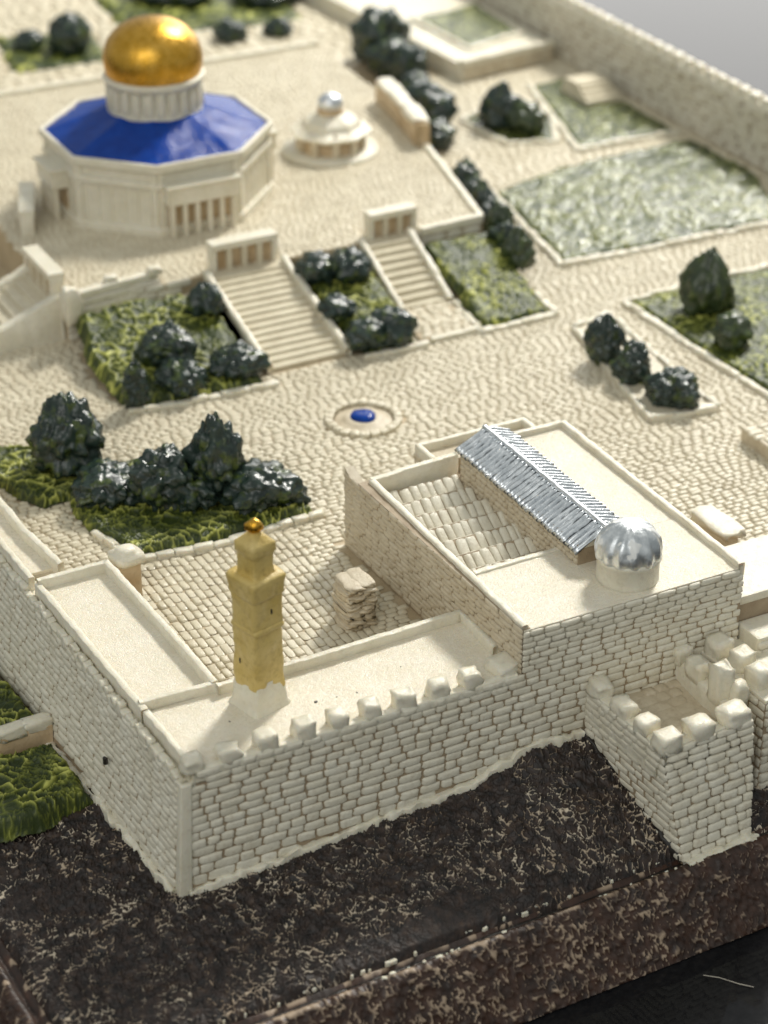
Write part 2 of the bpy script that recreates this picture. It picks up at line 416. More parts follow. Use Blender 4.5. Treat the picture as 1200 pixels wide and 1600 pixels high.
def lathe(name, prof, centre, material, parent, seg=48, sq=None, rot=0, wob=0.0, seed=0, smooth=True, ribs=None, cap=True):
    """prof: (radius,z) list; sq: superellipse exponent list or None; centre (x,y)"""
    prof = np.array(prof, float); th = np.arange(seg)/seg*2*math.pi
    V = np.zeros((len(prof), seg, 3))
    for i, (r, z) in enumerate(prof):
        e = sq[i] if sq else None
        if e: rad = r/(np.abs(np.cos(th))**e+np.abs(np.sin(th))**e)**(1/e)
        else: rad = np.full(seg, r)
        if ribs: rad = rad*(1+ribs[1]*np.cos(th*ribs[0]))
        V[i, :, 0] = rad*np.cos(th+rot)+centre[0]; V[i, :, 1] = rad*np.sin(th+rot)+centre[1]; V[i, :, 2] = z
    V = V.reshape(-1, 3)
    if wob:
        q = V*7; V = V+wob*np.stack([fbm(q, 3, seed+1), fbm(q, 3, seed+2), fbm(q, 3, seed+3)*0.6], 1)
    F_ = []
    for i in range(len(prof)-1):
        for j in range(seg):
            F_.append((i*seg+j, i*seg+(j+1) % seg, (i+1)*seg+(j+1) % seg, (i+1)*seg+j))
    if cap:
        F_.append(tuple((len(prof)-1)*seg+j for j in range(seg))); F_.append(tuple(range(seg))[::-1])
    loc = WL[parent.name]
    return put(name, mesh_np(name, V-np.array(loc), F_, smooth), material, parent, loc)

# ------------------------------------------------------------------ the setting: table, plinth, rocky ground, paving
ZC, ZP = 1.10, 1.75                                  # courtyard and raised terrace levels
tb = mesh_np('table_surface', [(-120, -120, 0), (160, -120, 0), (160, 160, 0), (-120, 160, 0)], [(0, 1, 2, 3)], False)
tag(put('table_surface', tb, TABLE, None, (0, 0, -1.12)), 'dark table top under the model', None, None, 'structure')

FX = np.array([-3, 0, 1, 2.05, 2.79, 3.63, 4.4, 5.2, 6.5, 10]); FZ = np.array([-0.05, 0, 0.07, 0.14, 0.20, 0.27, 0.54, 0.50, 0.30, 0.15])
def foot(x): return np.interp(x, FX, FZ)
def ground_z(x, y):
    t = np.clip(-y/1.85, 0, 1); z = foot(np.maximum(x, 0))*(1-t)**1.2-0.30*t**1.3
    xl = np.clip(-x/2.0, 0, 1); zl = -0.28*xl**1.3+0.10*np.clip(y/4, 0, 1)
    return np.where(y > 0, zl, np.where(x < 0, np.minimum(z, 0)+zl*(1-t), z))
def rocky(name, x0, x1, y0, y1, step, label=None):
    xs = np.arange(x0, x1+step/2, step); ys = np.arange(y0, y1+step/2, step)
    X, Y = np.meshgrid(xs, ys, indexing='ij'); x = X.ravel(); y = Y.ravel(); z = ground_z(x, y)
    q = p3(x, y)
    wq = q+0.05*np.stack([vnoise(q*7, 1), vnoise(q*7, 2), np.zeros(len(x))], 1)
    e1, e2 = worley(wq[:, :2]*11.5+0.35*np.stack([vnoise(q*19, 51), vnoise(q*19, 52)], 1), 15)
    ridge = np.exp(-((e2-e1)/0.10)**2)
    patch = np.clip(0.88+0.5*fbm(q*np.array([1.1, 1.5, 1]), 3, 40), 0.5, 1)
    f1, f2 = worley(np.stack([x, y], 1)*9, 3)
    smooth_zone = np.clip((-y-1.25+0.2*vnoise(q*2, 90))/0.3, 0, 1)*np.clip(1.1-np.abs(x-2.2)/1.4, 0, 1)*0.8     # a smoother brushed strip along the front rim
    patch = patch*(1-0.9*smooth_zone)
    h = 0.042*ridge*(0.4+0.6*patch)*(1-0.6*smooth_zone)+0.022*vnoise(q*11, 33)*(1-0.7*smooth_zone)+0.05*fbm(q*2.2, 3, 8)
    z = z+h
    rimy = -1.86+0.24*(x+2)/11.4; rimx = -1.98-0.01*y
    z = z-1.6*np.clip(rimy+0.135-y, 0, 0.2)-1.6*np.clip(rimx+0.135-x, 0, 0.2)
    sp = np.clip(0.80+0.75*vnoise(q*9, 31)+0.5*fbm(q*1.1, 2, 36)-0.12*np.clip(0.8-x, 0, 1), 0.15, 1)
    at = ridge*patch*sp
    V = np.stack([x, y, z], 1)
    return mesh_np(name, V, grid_faces(len(xs), len(ys)), True, {'ridge': at})
g1 = tag(put('rocky_ground', rocky('rocky_ground', -2.05, 9.5, -1.9, 0.15, 0.0098), ROCK), 'dark brown rough rocky ground in front of the stone wall', None, None, 'structure')
g2 = tag(put('rocky_ground', rocky('rocky_ground', -2.05, 0.10, 0.135, 6.5, 0.012), ROCK), 'dark rough rocky ground left of the stone wall', None, None, 'structure')

base = thing('model_base', (6, 8, -1.1), 'dark brown rough cast base of the model, beneath the rocky ground', 'base')
def skirt(a, b, out, name):
    a = np.array(a, float); b = np.array(b, float); L = np.linalg.norm(b-a); nu = int(L/0.02)+1
    s = np.linspace(0, 1, nu); prof = [(-0.22, -0.50), (-0.12, -0.36), (-0.055, -0.33), (-0.02, -0.40), (0.03, -0.39), (0.07, -0.31), (0.12, -0.285), (0.17, -0.31)]
    prof += [(0.17+0.50*k/34, -0.31-0.80*(k/34)**1.15) for k in range(1, 35)]
    prof = np.array(prof); nv = len(prof)
    P = (a[None]*(1-s[:, None])+b[None]*s[:, None])
    V = np.zeros((nu, nv, 3)); V[..., :2] = P[:, None, :]+np.array(out)[None, None]*prof[None, :, :1]; V[..., 2] = prof[None, :, 1]
    V = V.reshape(-1, 3); q = V*np.array([1, 1, 1.0])
    wq = q+0.04*np.stack([vnoise(q*8, 1), vnoise(q*8, 2), vnoise(q*8, 3)], 1)
    e1, e2 = worley(wq*12, 15); ridge = np.exp(-((e2-e1)/0.13)**2)
    pv = np.tile(np.arange(nv), nu); groove = (pv >= 1) & (pv <= 4)
    amp = np.where(groove, 0.2, 1.0); patch = np.clip(0.8+0.6*fbm(q*1.3, 2, 9), 0, 1)
    lip = np.where((pv == 1) | (pv == 2) | (pv == 6), 1.0, 0)*np.clip(vnoise(q*9, 77)*2.0, 0, 1)
    d = 0.030*ridge*amp+0.03*fbm(q*3, 2, 4)
    V[:, :2] += np.array(out)*d[:, None]*0.8; V[:, 2] += d*0.7
    at = np.maximum(ridge*amp*patch*np.clip(0.7+0.6*vnoise(q*11, 70), 0.2, 1), lip*0.95)
    me = mesh_np(name, V-np.array(WL[base.name]), grid_faces(nu, nv), True, {'ridge': at})
    if out[1] == 0: me.flip_normals()
    return put(name, me, SKIRT, base, WL[base.name])
skirt((-2.0, -1.86), (9.4, -1.62), (0, -1), 'plinth_front')
beam('dark_groove', [(-2.0, -1.86), (9.4, -1.62)], 0.07, -0.46, -0.375, BLACK, base, 0.02, 0.05, seed=98)
skirt((-1.98, -2.0), (-2.05, 6.5), (-1, 0), 'plinth_side')
for k in range(95):
    x = random.uniform(-1.5, 9.2); f = (x+2)/11.4; yb = -1.86+0.24*f
    sz = random.choice((0.014, 0.018, 0.02, 0.03, 0.045)); 
    merlon('rim_chip', base, x, yb+random.choice((0.085, 0.10, -0.10))+random.uniform(-0.02, 0.02), -0.315+random.uniform(0, 0.03), sz*random.uniform(1, 2.6), sz, 0.02, CREAM, k, random.uniform(-0.3, 0.3))
prism('plinth_core', rect(-2.05, 17.4, -1.7, 34), -1.1, -0.42, SKIRT, base, 0)

BEDS = {
 'A': [(0.78, 8.93), (1.50, 8.56), (1.85, 7.75), (3.28, 7.31), (4.01, 6.78), (4.18, 5.81), (4.13, 5.21), (3.35, 5.14), (2.60, 5.11), (1.62, 5.20), (1.37, 6.03), (1.31, 6.63), (1.40, 7.01), (1.02, 7.01), (0.75, 7.51), (0.54, 8.22)],
 'B': [(3.12, 9.12), (5.20, 8.98), (5.27, 9.6), (5.32, 11.3), (4.4, 11.5), (3.2, 11.45), (2.97, 10.4)],
 'C': [(6.98, 9.16), (7.82, 9.10), (8.0, 10.2), (8.05, 11.4), (6.95, 11.5), (6.87, 10.3)],
 'D': [(8.95, 9.12), (10.2, 9.18), (10.5, 11.55), (9.2, 11.6), (9.12, 10.2)],
 'E': [(13.27, 17.44), (14.85, 18.26), (14.95, 16.97), (14.29, 15.65), (13.39, 16.01)],
 'F': [(15.46, 18.59), (16.65, 18.65), (16.60, 15.11), (14.47, 15.15)],
 'G': [(11.97, 13.97), (13.55, 14.44), (14.83, 14.51), (16.6, 14.58), (16.6, 12.64), (15.85, 10.61), (11.43, 10.77)],
 'H': [(11.52, 8.89), (12.48, 8.95), (14.64, 8.97), (14.6, 4.75), (11.62, 4.75), (11.55, 6.40)],
 'I': [(10.23, 8.49), (10.97, 8.69), (10.62, 5.22), (9.58, 5.36)],
}
PLAT = [(3.12, 11.7), (10.45, 11.75), (11.0, 14.0), (11.75, 17.8), (12.0, 21.2), (3.4, 21.2)]

# courtyard: slab plus paving stones
court = tag(put('courtyard_paving', mesh_np('courtyard_slab', [(0.0, 1.3, 0), (17.0, 1.3, 0), (17.0, 34, 0), (-0.2, 34, 0)], [(0, 1, 2, 3)], False), PJOINT, None, (0, 0, ZC-0.03)), 'cream stone paved courtyard of the model', None, None, 'structure')
blocked = [BEDS[k] for k in BEDS]+[PLAT, rect(4.1, 7.35, -1, 4.45), rect(-1, 1.05, 1, 4.6), rect(-1, 0.5, 4, 10), rect(5.3, 6.85, 9.25, 12), rect(8.05, 9.12, 10.2, 12), rect(7.3, 8.4, -1, 1.2)]
def mkskip(polys, extra=None):
    arr = [np.array(p) for p in polys]; bb = [(a.min(0), a.max(0)) for a in arr]
    def f(x, y):
        if extra and extra(x, y): return True
        for p, (lo, hi) in zip(polys, bb):
            if lo[0] <= x <= hi[0] and lo[1] <= y <= hi[1]:
                if pts_in_poly(np.array([x]), np.array([y]), p)[0]: return True
        return False
    return f
def inview(x, y, z=ZC):
    px, py, d = proj((x, y, z)); return -60 < px < 1260 and -60 < py < 1660
fount = lambda x, y: (x-5.96)**2+(y-7.32)**2 < 0.56**2 or not inview(x, y)
sk = mkskip(blocked, fount)
nearleft = lambda x, y: x < 3.6 and y < 5.0
st = floor_stones(0.9, 3.6, 1.3, 5.05, ZC-0.02, 0.20, 0.105, 0.017, lambda x, y: sk(x, y), 'y')
st += floor_stones(0.0, 17, 1.3, 12.2, ZC-0.02, 0.155, 0.092, 0.015, lambda x, y: nearleft(x, y) or sk(x, y), 'x')
st += floor_stones(10, 17, 12.2, 20, ZC-0.02, 0.20, 0.13, 0.016, sk, 'x')
st += floor_stones(3, 14.5, 21.4, 30, ZC-0.02, 0.32, 0.22, 0.03, mkskip([[(6.6, 24.2), (8.6, 23.9), (9.0, 25.8), (7.0, 26.4)], [(9.6, 25.2), (13.4, 24.6), (14.0, 28.5), (10.0, 29.5)]], lambda x, y: not inview(x, y)), 'x')
lay('paving_stone', st, court, PAVE, 300)

plat = tag(put('upper_terrace', bpy.data.meshes.new('tmp'), None, None, (0, 0, 0)), 'raised cream paved terrace round the octagonal shrine', None, None, 'structure')
bm = bmesh.new(); lo = [bm.verts.new((x, y, ZC-0.05)) for x, y in PLAT]; hi = [bm.verts.new((x, y, ZP-0.025)) for x, y in PLAT]
bm.faces.new(hi)
for i in range(len(PLAT)): bm.faces.new((lo[i], lo[(i+1) % 6], hi[(i+1) % 6], hi[i]))
bm.to_mesh(plat.data); bm.free(); plat.data.materials.append(PJOINT)
sk2 = mkskip([], lambda x, y: not inview(x, y, ZP) or not pts_in_poly(np.array([x]), np.array([y]), PLAT)[0] or (abs(x-6.13) < 1.2 and abs(y-15.2) < 1.2))
st = floor_stones(3.1, 12, 11.75, 21.2, ZP-0.02, 0.125, 0.085, 0.014, sk2, 'x')
lay('paving_stone', st, plat, PAVE, 300)
# retaining faces of the terrace in blockwork
lay('wall_stone', face_stones((3.12, 11.69, ZC), (10.45, 11.74, ZC), (3.12, 11.69, ZP), (10.45, 11.74, ZP), 0.16, 0.4, 0.02, lambda c: c[0] < 5.2 or c[0] > 9.1, gap=0.93), plat, STONE, 120)
beam('terrace_rim', [(9.25, 11.72), (10.42, 11.78), (10.95, 14.0), (11.62, 17.0)], 0.12, ZP-0.08, ZP+0.05, CREAM, plat, seed=2)
beam('terrace_rim', [(12.0, 21.15), (8.2, 21.15), (5.0, 21.15)], 0.14, ZP-0.05, ZP+0.07, CREAM, plat, seed=3)

# ------------------------------------------------------------------ front rampart with its walkway
fw = thing('rampart_wall', (2.1, 0, 0), 'long cream stone wall with a row of battlements, below the ochre tower', 'wall')
fcore = prism('wall_core', [(0.06, 0.02), (4.25, 0.02), (4.25, 1.34), (0.06, 1.34)], -0.3, 1.45, JOINT, fw, 0)
prism('wall_head', [(0.17, 0.02), (4.25, 0.02), (4.25, 1.34), (0.15, 1.34)], 1.44, 1.55, CREAM, fw, 0)
prism('walkway', [(0.18, 0.10), (4.2, 0.10), (4.2, 1.32), (0.15, 1.32)], 1.52, 1.585, ROOF, fw, 0.01)
FRONT = face_stones((0.07, 0.015, -0.05), (7.28, 0.015, -0.05), (0.05, 0.015, 1.60), (7.28, 0.015, 1.60), 0.090, 0.215, 0.026,
    lambda c: c[2] > foot(c[0])+0.05 and (c[0] > 0.28 or c[2] < 1.42), grow=1.5)
lay('wall_stone', [q_ for q_ in FRONT if q_[0][0] <= 4.27], fcore, STONE, 300)
beam('coping', [(0.19, 0.06), (4.2, 0.06)], 0.11, 1.52, 1.615, CREAM, fw, 0.016, seed=5)
beam('footing', [(x, -0.015, float(foot(x))) for x in np.linspace(0.02, 5.1, 30)], 0.085, -0.14, 0.065, CREAM, fw, 0.065, 0.04, seed=6)
prism('quoin', [(-0.085, -0.035), (0.075, -0.035), (0.075, 0.10), (-0.085, 0.10)], -0.08, 1.48, CREAM, fw, 0.02, True,
      poly_top=[(0.018, -0.015), (0.15, -0.015), (0.15, 0.10), (0.018, 0.10)])
for k, x in enumerate((0.20, 0.62, 1.07, 1.53, 1.95, 2.35, 2.76, 3.20, 3.61)):
    merlon('merlon', fw, x, 0.11, 1.595, 0.235*random.uniform(0.9, 1.1), 0.20, (0.14 if k < 2 else 0.175)*random.uniform(0.9, 1.1), CREAM, k, random.uniform(-0.1, 0.1))
beam('walkway_rim', [(1.02, 1.28), (2.5, 1.31), (4.22, 1.37), (4.19, 0.5)], 0.09, 1.50, 1.71, CREAM, fw, 0.014, seed=8)
beam('walkway_rim', [(0.20, 0.06), (0.18, 0.30), (0.135, 1.22)], 0.08, 1.38, 1.68, CREAM, fw, 0.012, seed=9)
merlon('end_block', fw, 4.12, 0.22, 1.58, 0.30, 0.32, 0.13, CREAM, 3, 0.1)
for k, (x, y, s) in enumerate(((1.93, 0.62, 0.030), (2.18, 0.60, 0.013), (2.42, 0.57, 0.012), (0.92, 0.72, 0.014), (2.0, 0.3, 0.010), (3.1, 0.8, 0.008))):
    o = merlon('paint_fleck', fw, x, y, 1.578, s*1.4, s*1.2, 0.012, BLACK, k, k)

# ------------------------------------------------------------------ side rampart
lw = thing('rampart_wall', (-0.1, 3, 0), 'cream stone wall running back from the near corner, beside the grass', 'wall')
prism('wall_core', [(0.07, 0.09), (0.3, 0.09), (0.3, 10), (-0.2, 10)], -0.3, 1.38, JOINT, lw, 0)
nu, nv = 40, 12; A_, B_ = np.meshgrid(np.linspace(0, 1, nu), np.linspace(0, 1, nv), indexing='ij'); A_ = A_.ravel()[:, None]; B_ = B_.ravel()[:, None]
Q = [np.array(p) for p in ((-0.60, 6.5, -0.05), (-0.075, 0.09, -0.05), (-0.217, 6.5, 1.47), (0.03, 0.09, 1.47))]
V = (Q[0]*(1-A_)+Q[1]*A_)*(1-B_)+(Q[2]*(1-A_)+Q[3]*A_)*B_+np.array([0.004, 0, 0])-np.array(WL[lw.name])
lcore = put('joint_bed', mesh_np('joint_bed', V, grid_faces(nu, nv)), JOINT, lw, WL[lw.name])
lay('wall_stone', face_stones((-0.60, 6.5, -0.05), (-0.075, 0.09, -0.05), (-0.217, 6.5, 1.47), (0.03, 0.09, 1.47), 0.084, 0.21, 0.025,
    lambda c: c[2] > 0.03+0.03*c[1], grow=1.3), lcore, STONE, 300)
beam('footing', [(-0.09, 0.05, 0), (-0.32, 2.9, 0.05), (-0.6, 6.3, 0.1)], 0.08, -0.14, 0.065, CREAM, lw, 0.065, 0.04, seed=16)
prism('ledge', [(0.035, 0.02), (0.22, 0.02), (0.05, 6.5), (-0.212, 6.5)], 1.39, 1.48, CREAM, lw, 0.015)
y = 0.12; k = 0
while y < 6.2:
    ln = random.uniform(0.10, 0.20); xo = 0.035-0.038*y
    merlon('coping_stone', lw, xo+0.025, y+ln/2, 1.47, 0.095*random.uniform(0.8, 1.2), ln*0.93, 0.075*random.uniform(0.7, 1.5), CREAM, k, 0.03); y += ln; k += 1
merlon('paint_fleck', lw, 0.02, 3.12, 1.48, 0.07, 0.10, 0.05, BLACK, 2, 0.5)
merlon('paint_fleck', lw, -0.20, 1.75, 0.75, 0.03, 0.05, 0.06, BLACK, 2, 0.5)

# ------------------------------------------------------------------ flat-roofed ranges along the side wall
ra = thing('flat_roof_range', (0.5, 2.8, ZC), 'long flat cream roof with raised rim, between the side wall and the courtyard', 'building')
prism('wall_core', [(0.14, 1.36), (1.02, 1.36), (0.92, 4.36), (0.02, 4.36)], 0.6, 1.54, TANSTONE, ra, 0.01)
prism('roof', [(0.12, 1.40), (1.0, 1.40), (0.90, 4.32), (0.0, 4.32)], 1.52, 1.585, ROOF, ra, 0.01)
for k, pth in enumerate(([(0.135, 1.26), (0.055, 3.0), (0.0, 4.34)], [(0.0, 4.34), (0.9, 4.36)], [(0.9, 4.38), (0.97, 2.9), (1.02, 1.34)], [(0.12, 1.40), (1.02, 1.35)])):
    beam('rim', pth, 0.085, 1.38, (1.675, 1.72, 1.72, 1.70)[k], CREAM, ra, 0.014, seed=20+k)
rb = thing('flat_roof_range', (0.1, 6.5, ZC), 'narrow flat cream roof behind the long one, at the left picture edge', 'building')
prism('wall_core', [(-0.02, 4.72), (0.42, 4.72), (0.2, 9.5), (-0.2, 9.5)], 0.6, 1.52, TANSTONE, rb, 0.01)
prism('roof', [(-0.02, 4.75), (0.40, 4.75), (0.18, 9.4), (-0.22, 9.4)], 1.50, 1.565, ROOF, rb, 0.01)
beam('rim', [(0.40, 4.6), (0.28, 5.6), (0.18, 9.4)], 0.085, 1.46, 1.70, CREAM, rb, 0.014, seed=26)
beam('rim', [(-0.02, 4.5), (-0.10, 6.5), (-0.22, 9.4)], 0.08, 1.36, 1.67, CREAM, rb, 0.014, seed=27)
tu = thing('corner_turret', (1.22, 4.52, ZC), 'small square turret with rounded cream cap at the back corner of the long roof', 'turret')
prism('pier', rect(1.08, 1.36, 4.38, 4.66), ZC-0.05, 1.62, TANWASH, tu, 0.03)
lathe('cap', [(0.185, 1.56), (0.195, 1.60), (0.19, 1.66), (0.13, 1.68), (0.125, 1.71), (0.09, 1.745), (0.02, 1.75)], (1.22, 4.52), CREAM, tu, 32, [5, 5, 5, 4, 3, 2, 2], 0.2, 0.014, 3)

# ------------------------------------------------------------------ ochre tower
mi = thing('minaret', (1.38, 0.92, 1.58), 'slender square ochre tower with a gold tip on the walkway behind the battlements', 'tower')
RO = math.radians(15)+math.pi/4*0
def tw(name, secs, m_, wob, seed, n=None):
    prof = []; ex = []
    for (z0, r0, e0), (z1, r1, e1) in zip(secs[:-1], secs[1:]):
        kk = max(1, int((z1-z0)/0.03))
        for j in range(kk): f = j/kk; prof.append((r0+(r1-r0)*f, z0+(z1-z0)*f)); ex.append(e0+(e1-e0)*f)
    prof.append((secs[-1][1], secs[-1][0])); ex.append(secs[-1][2])
    return lathe(name, prof, (1.38, 0.92), m_, mi, 64, ex, RO, wob, seed)
tw('pedestal', [(1.56, 0.27, 9), (1.60, 0.265, 12), (1.64, 0.235, 12), (1.86, 0.214, 12), (1.95, 0.200, 12)], CREAM, 0.014, 1)
tw('shaft', [(1.82, 0.207, 14), (2.0, 0.207, 14), (2.60, 0.202, 14), (2.63, 0.202, 14)], OCHRE, 0.020, 2)
tw('string_course', [(2.60, 0.205, 14), (2.615, 0.217, 14), (2.65, 0.217, 14), (2.67, 0.205, 14)], OCHRE, 0.008, 3)
tw('upper_shaft', [(2.64, 0.204, 14), (3.06, 0.206, 14)], OCHRE, 0.022, 4)
tw('gallery', [(3.03, 0.207, 14), (3.06, 0.228, 14), (3.20, 0.240, 14), (3.26, 0.246, 14), (3.285, 0.235, 12), (3.30, 0.17, 8)], OCHRE, 0.018, 5)
tw('lantern', [(3.26, 0.165, 12), (3.33, 0.150, 12), (3.54, 0.146, 12), (3.565, 0.168, 12), (3.67, 0.168, 12), (3.69, 0.150, 8), (3.74, 0.10, 4), (3.79, 0.07, 3)], OCHRE, 0.022, 6)
tw('finial', [(3.74, 0.060, 2), (3.80, 0.050, 2), (3.835, 0.072, 3), (3.89, 0.076, 3), (3.925, 0.050, 2), (3.945, 0.015, 2)], GOLD, 0.045, 7)
for k, (zz, a_) in enumerate(((2.86, 0), (2.2, 1))):
    ca = RO-math.pi/2 if a_ == 0 else RO+math.pi
    off = random.uniform(-0.08, 0.08)
    merlon('paint_fleck', mi, 1.38+0.203*math.cos(ca)-off*math.sin(ca), 0.92+0.203*math.sin(ca)+off*math.cos(ca), zz, 0.016, 0.016, 0.02, BLACK, k, ca)

# ------------------------------------------------------------------ the hall with silver nave roof
hb = thing('prayer_hall', (5.75, 2.1, ZC), 'cream flat-roofed hall with ribbed silver nave roof and small silver dome', 'building')
hcore = prism('wall_core', rect(4.27, 7.27, 0.02, 4.12), -0.2, 1.86, JOINT, hb, 0)
prism('front_roof', rect(4.27, 7.26, 0.035, 1.38), 1.80, 2.16, ROOF, hb, 0.012)
prism('side_roof', rect(6.2, 7.26, 1.385, 4.12), 1.80, 2.155, ROOF, hb, 0.012)
lay('wall_stone', [q_ for q_ in FRONT if q_[0][0] > 4.27]+face_stones((4.25, 0.015, 1.60), (7.28, 0.015, 1.60), (4.25, 0.015, 2.15), (7.28, 0.015, 2.15), 0.088, 0.22, 0.025), hcore, STONE, 300)
hside = prism('side_wall', [(4.248, 0.05), (4.36, 0.05), (4.36, 3.95), (4.162, 3.95)], 1.0, 2.17, JOINT, hb, 0)
lay('wall_stone', face_stones((4.15, 4.32, ZC), (4.24, 0.02, ZC), (4.15, 4.32, 2.16), (4.24, 0.02, 2.19), 0.068, 0.24, 0.018), hside, TANSTONE, 300)
beam('rim', [(4.30, 0.06), (4.31, 2.0), (4.33, 3.9)], 0.085, 2.08, 2.215, CREAM, hb, 0.012, seed=30)
beam('rim', [(4.33, 3.92), (5.0, 3.99), (5.62, 4.02)], 0.09, 1.85, 2.205, CREAM, hb, 0.014, seed=31)
beam('rim', [(4.38, 1.385), (5.62, 1.40)], 0.08, 1.85, 2.185, CREAM, hb, 0.014, seed=32)
beam('rim', [(7.25, 0.03), (7.27, 2.0), (7.29, 4.14)], 0.085, 2.05, 2.23, CREAM, hb, 0.012, seed=33)
beam('rim', [(7.30, 4.13), (6.3, 4.13)], 0.085, 2.05, 2.225, CREAM, hb, 0.012, seed=34)
hpor = prism('porch', rect(5.30, 6.95, 4.14, 4.55), ZC-0.05, 2.06, TANSTONE, hb, 0.02)
beam('rim', [(5.33, 4.1), (5.33, 4.52), (6.92, 4.52), (6.92, 4.2)], 0.08, 2.0, 2.17, CREAM, hb, 0.012, seed=35)
lay('wall_stone', face_stones((5.29, 4.55, ZC), (5.29, 4.12, ZC), (5.29, 4.55, 2.05), (5.29, 4.12, 2.05), 0.085, 0.15, 0.02), hpor, TANSTONE, 60)
# back-left pointed wall end
V = [(4.16, 3.92, 1.0), (4.30, 3.92, 1.0), (4.30, 4.32, 1.0), (4.16, 4.32, 1.0), (4.16, 3.92, 2.02), (4.30, 3.92, 2.02), (4.30, 4.32, 2.22), (4.16, 4.32, 2.22)]
loc = WL[hb.name]
put('wall_end', mesh_np('wall_end', np.array(V)-np.array(loc), [(3, 2, 1, 0), (4, 5, 6, 7), (0, 1, 5, 4), (1, 2, 6, 5), (2, 3, 7, 6), (3, 0, 4, 7)], False), TANSTONE, hb, loc)
# saw-tooth tiled aisle roof
slabs = []
for r_ in range(7):
    y0 = 1.46+r_*0.355; y1 = y0+0.345
    V = [(4.36, y0, 1.84), (5.60, y0, 1.84), (5.60, y1, 1.84), (4.36, y1, 1.84), (4.36, y0+0.25, 2.00), (5.60, y0+0.25, 2.00)]
    put('roof_ridge', mesh_np('roof_ridge', np.array(V)-np.array(loc), [(0, 1, 5, 4), (2, 3, 4, 5), (0, 4, 3), (1, 2, 5)], False), JOINT, hb, loc)
    x = 4.38
    n = np.array([0, -0.54, 0.842]); v = np.array([0, 0.842, 0.54])
    while x < 5.56:
        w = random.uniform(0.09, 0.155); w = min(w, 5.58-x)
        if w > 0.05:
            uu = np.array([1, random.uniform(-0.12, 0.12), random.uniform(-.05, .05)]); uu /= np.linalg.norm(uu)
            slabs.append((np.array([x+w/2, y0+0.125+random.uniform(-0.02, 0.02), 1.922]), uu, v, n, w*0.96, 0.30, 0.028*random.uniform(0.7, 1.6)))
            slabs.append((np.array([x+w/2, y0+0.30, 1.925]), uu, np.array([0, 0.51, -0.86]), np.array([0, 0.86, 0.51]), w*0.95, 0.17, 0.02))
        x += w
lay('roof_slab', slabs, hb, STONE, 140)
# nave
hnav = prism('nave_wall', rect(5.57, 6.25, 0.98, 3.82), 1.84, 2.42, JOINT, hb, 0.0)
lay('wall_stone', face_stones((5.565, 3.80, 1.86), (5.565, 0.99, 1.86), (5.565, 3.80, 2.40), (5.565, 0.99, 2.40), 0.085, 0.13, 0.024, gap=0.9), hnav, TANSTONE, 160)
V = [(5.57, 0.975, 2.38), (6.24, 0.975, 2.38), (5.92, 0.975, 2.575), (5.57, 3.825, 2.38), (6.24, 3.825, 2.38), (5.92, 3.825, 2.575)]
put('gable', mesh_np('gable', np.array(V)-np.array(loc), [(0, 1, 2), (5, 4, 3), (0, 3, 4, 1)], False), CREAM, hb, loc)
def slope(xe, ze, xr, zr, flip, seed):
    nu, nv = 470, 9; yy = np.linspace(0.92, 3.84, nu); f = np.linspace(0, 1, nv)
    Y, Fv = np.meshgrid(yy, f, indexing='ij'); X = xe+(xr-xe)*Fv; Z = ze+(zr-ze)*Fv
    q = p3(X.ravel(), Y.ravel()); jit = 0.014*vnoise(q*np.array([3, 9, 1]), seed).reshape(nu, nv)
    c = np.cos((Y+jit)/0.088*2*math.pi)
    amp = (0.024+0.007*vnoise(q*4, seed+3).reshape(nu, nv))*np.where(Fv > 0.97, 0.2, 1)
    Z = Z+amp*np.sign(c)*np.abs(c)**0.7+0.008*vnoise(q*8, seed+5).reshape(nu, nv)
    X = X+np.where(Fv < 0.02, 0.008, 0)*np.sign(xe-xr)*vnoise(q*14, seed+6).reshape(nu, nv)
    V = np.stack([X.ravel(), Y.ravel(), Z.ravel()], 1); F_ = grid_faces(nu, nv)
    if flip: F_ = F_[:, ::-1]
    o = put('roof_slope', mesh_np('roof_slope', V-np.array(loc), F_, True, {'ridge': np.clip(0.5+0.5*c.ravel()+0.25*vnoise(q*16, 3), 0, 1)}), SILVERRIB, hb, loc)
    md = o.modifiers.new('thick', 'SOLIDIFY'); md.thickness = 0.03; md.offset = -1
    return o
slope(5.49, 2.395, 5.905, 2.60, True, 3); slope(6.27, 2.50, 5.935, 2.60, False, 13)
beam('ridge_cap', [(5.92, 0.92), (5.92, 3.84)], 0.05, 2.585, 2.632, SILVER, hb, 0.010, 0.04, seed=36)
# small silver dome
dm = lathe('drum', [(0.375, 2.12), (0.37, 2.2), (0.365, 2.40), (0.385, 2.43), (0.39, 2.46), (0.37, 2.49)], (5.95, 0.50), CREAM, hb, 48, None, 0, 0.012, 4)
prof = [(0.372*math.cos(t)**0.9 if t < 1.55 else 0.004, 2.475+0.06*min(1, t*3)+0.44*math.sin(t)) for t in np.linspace(0, math.pi/2, 18)]
lathe('dome', [(0.36, 2.44), (0.385, 2.47), (0.392, 2.51)]+[(0.39*math.cos(t)**0.92+0.003, 2.52+0.38*math.sin(t)) for t in np.linspace(0.1, math.pi/2-0.01, 16)], (5.95, 0.50), SILVERCHIP, hb, 120, None, 0, 0.016, 5, ribs=(13, 0.034))

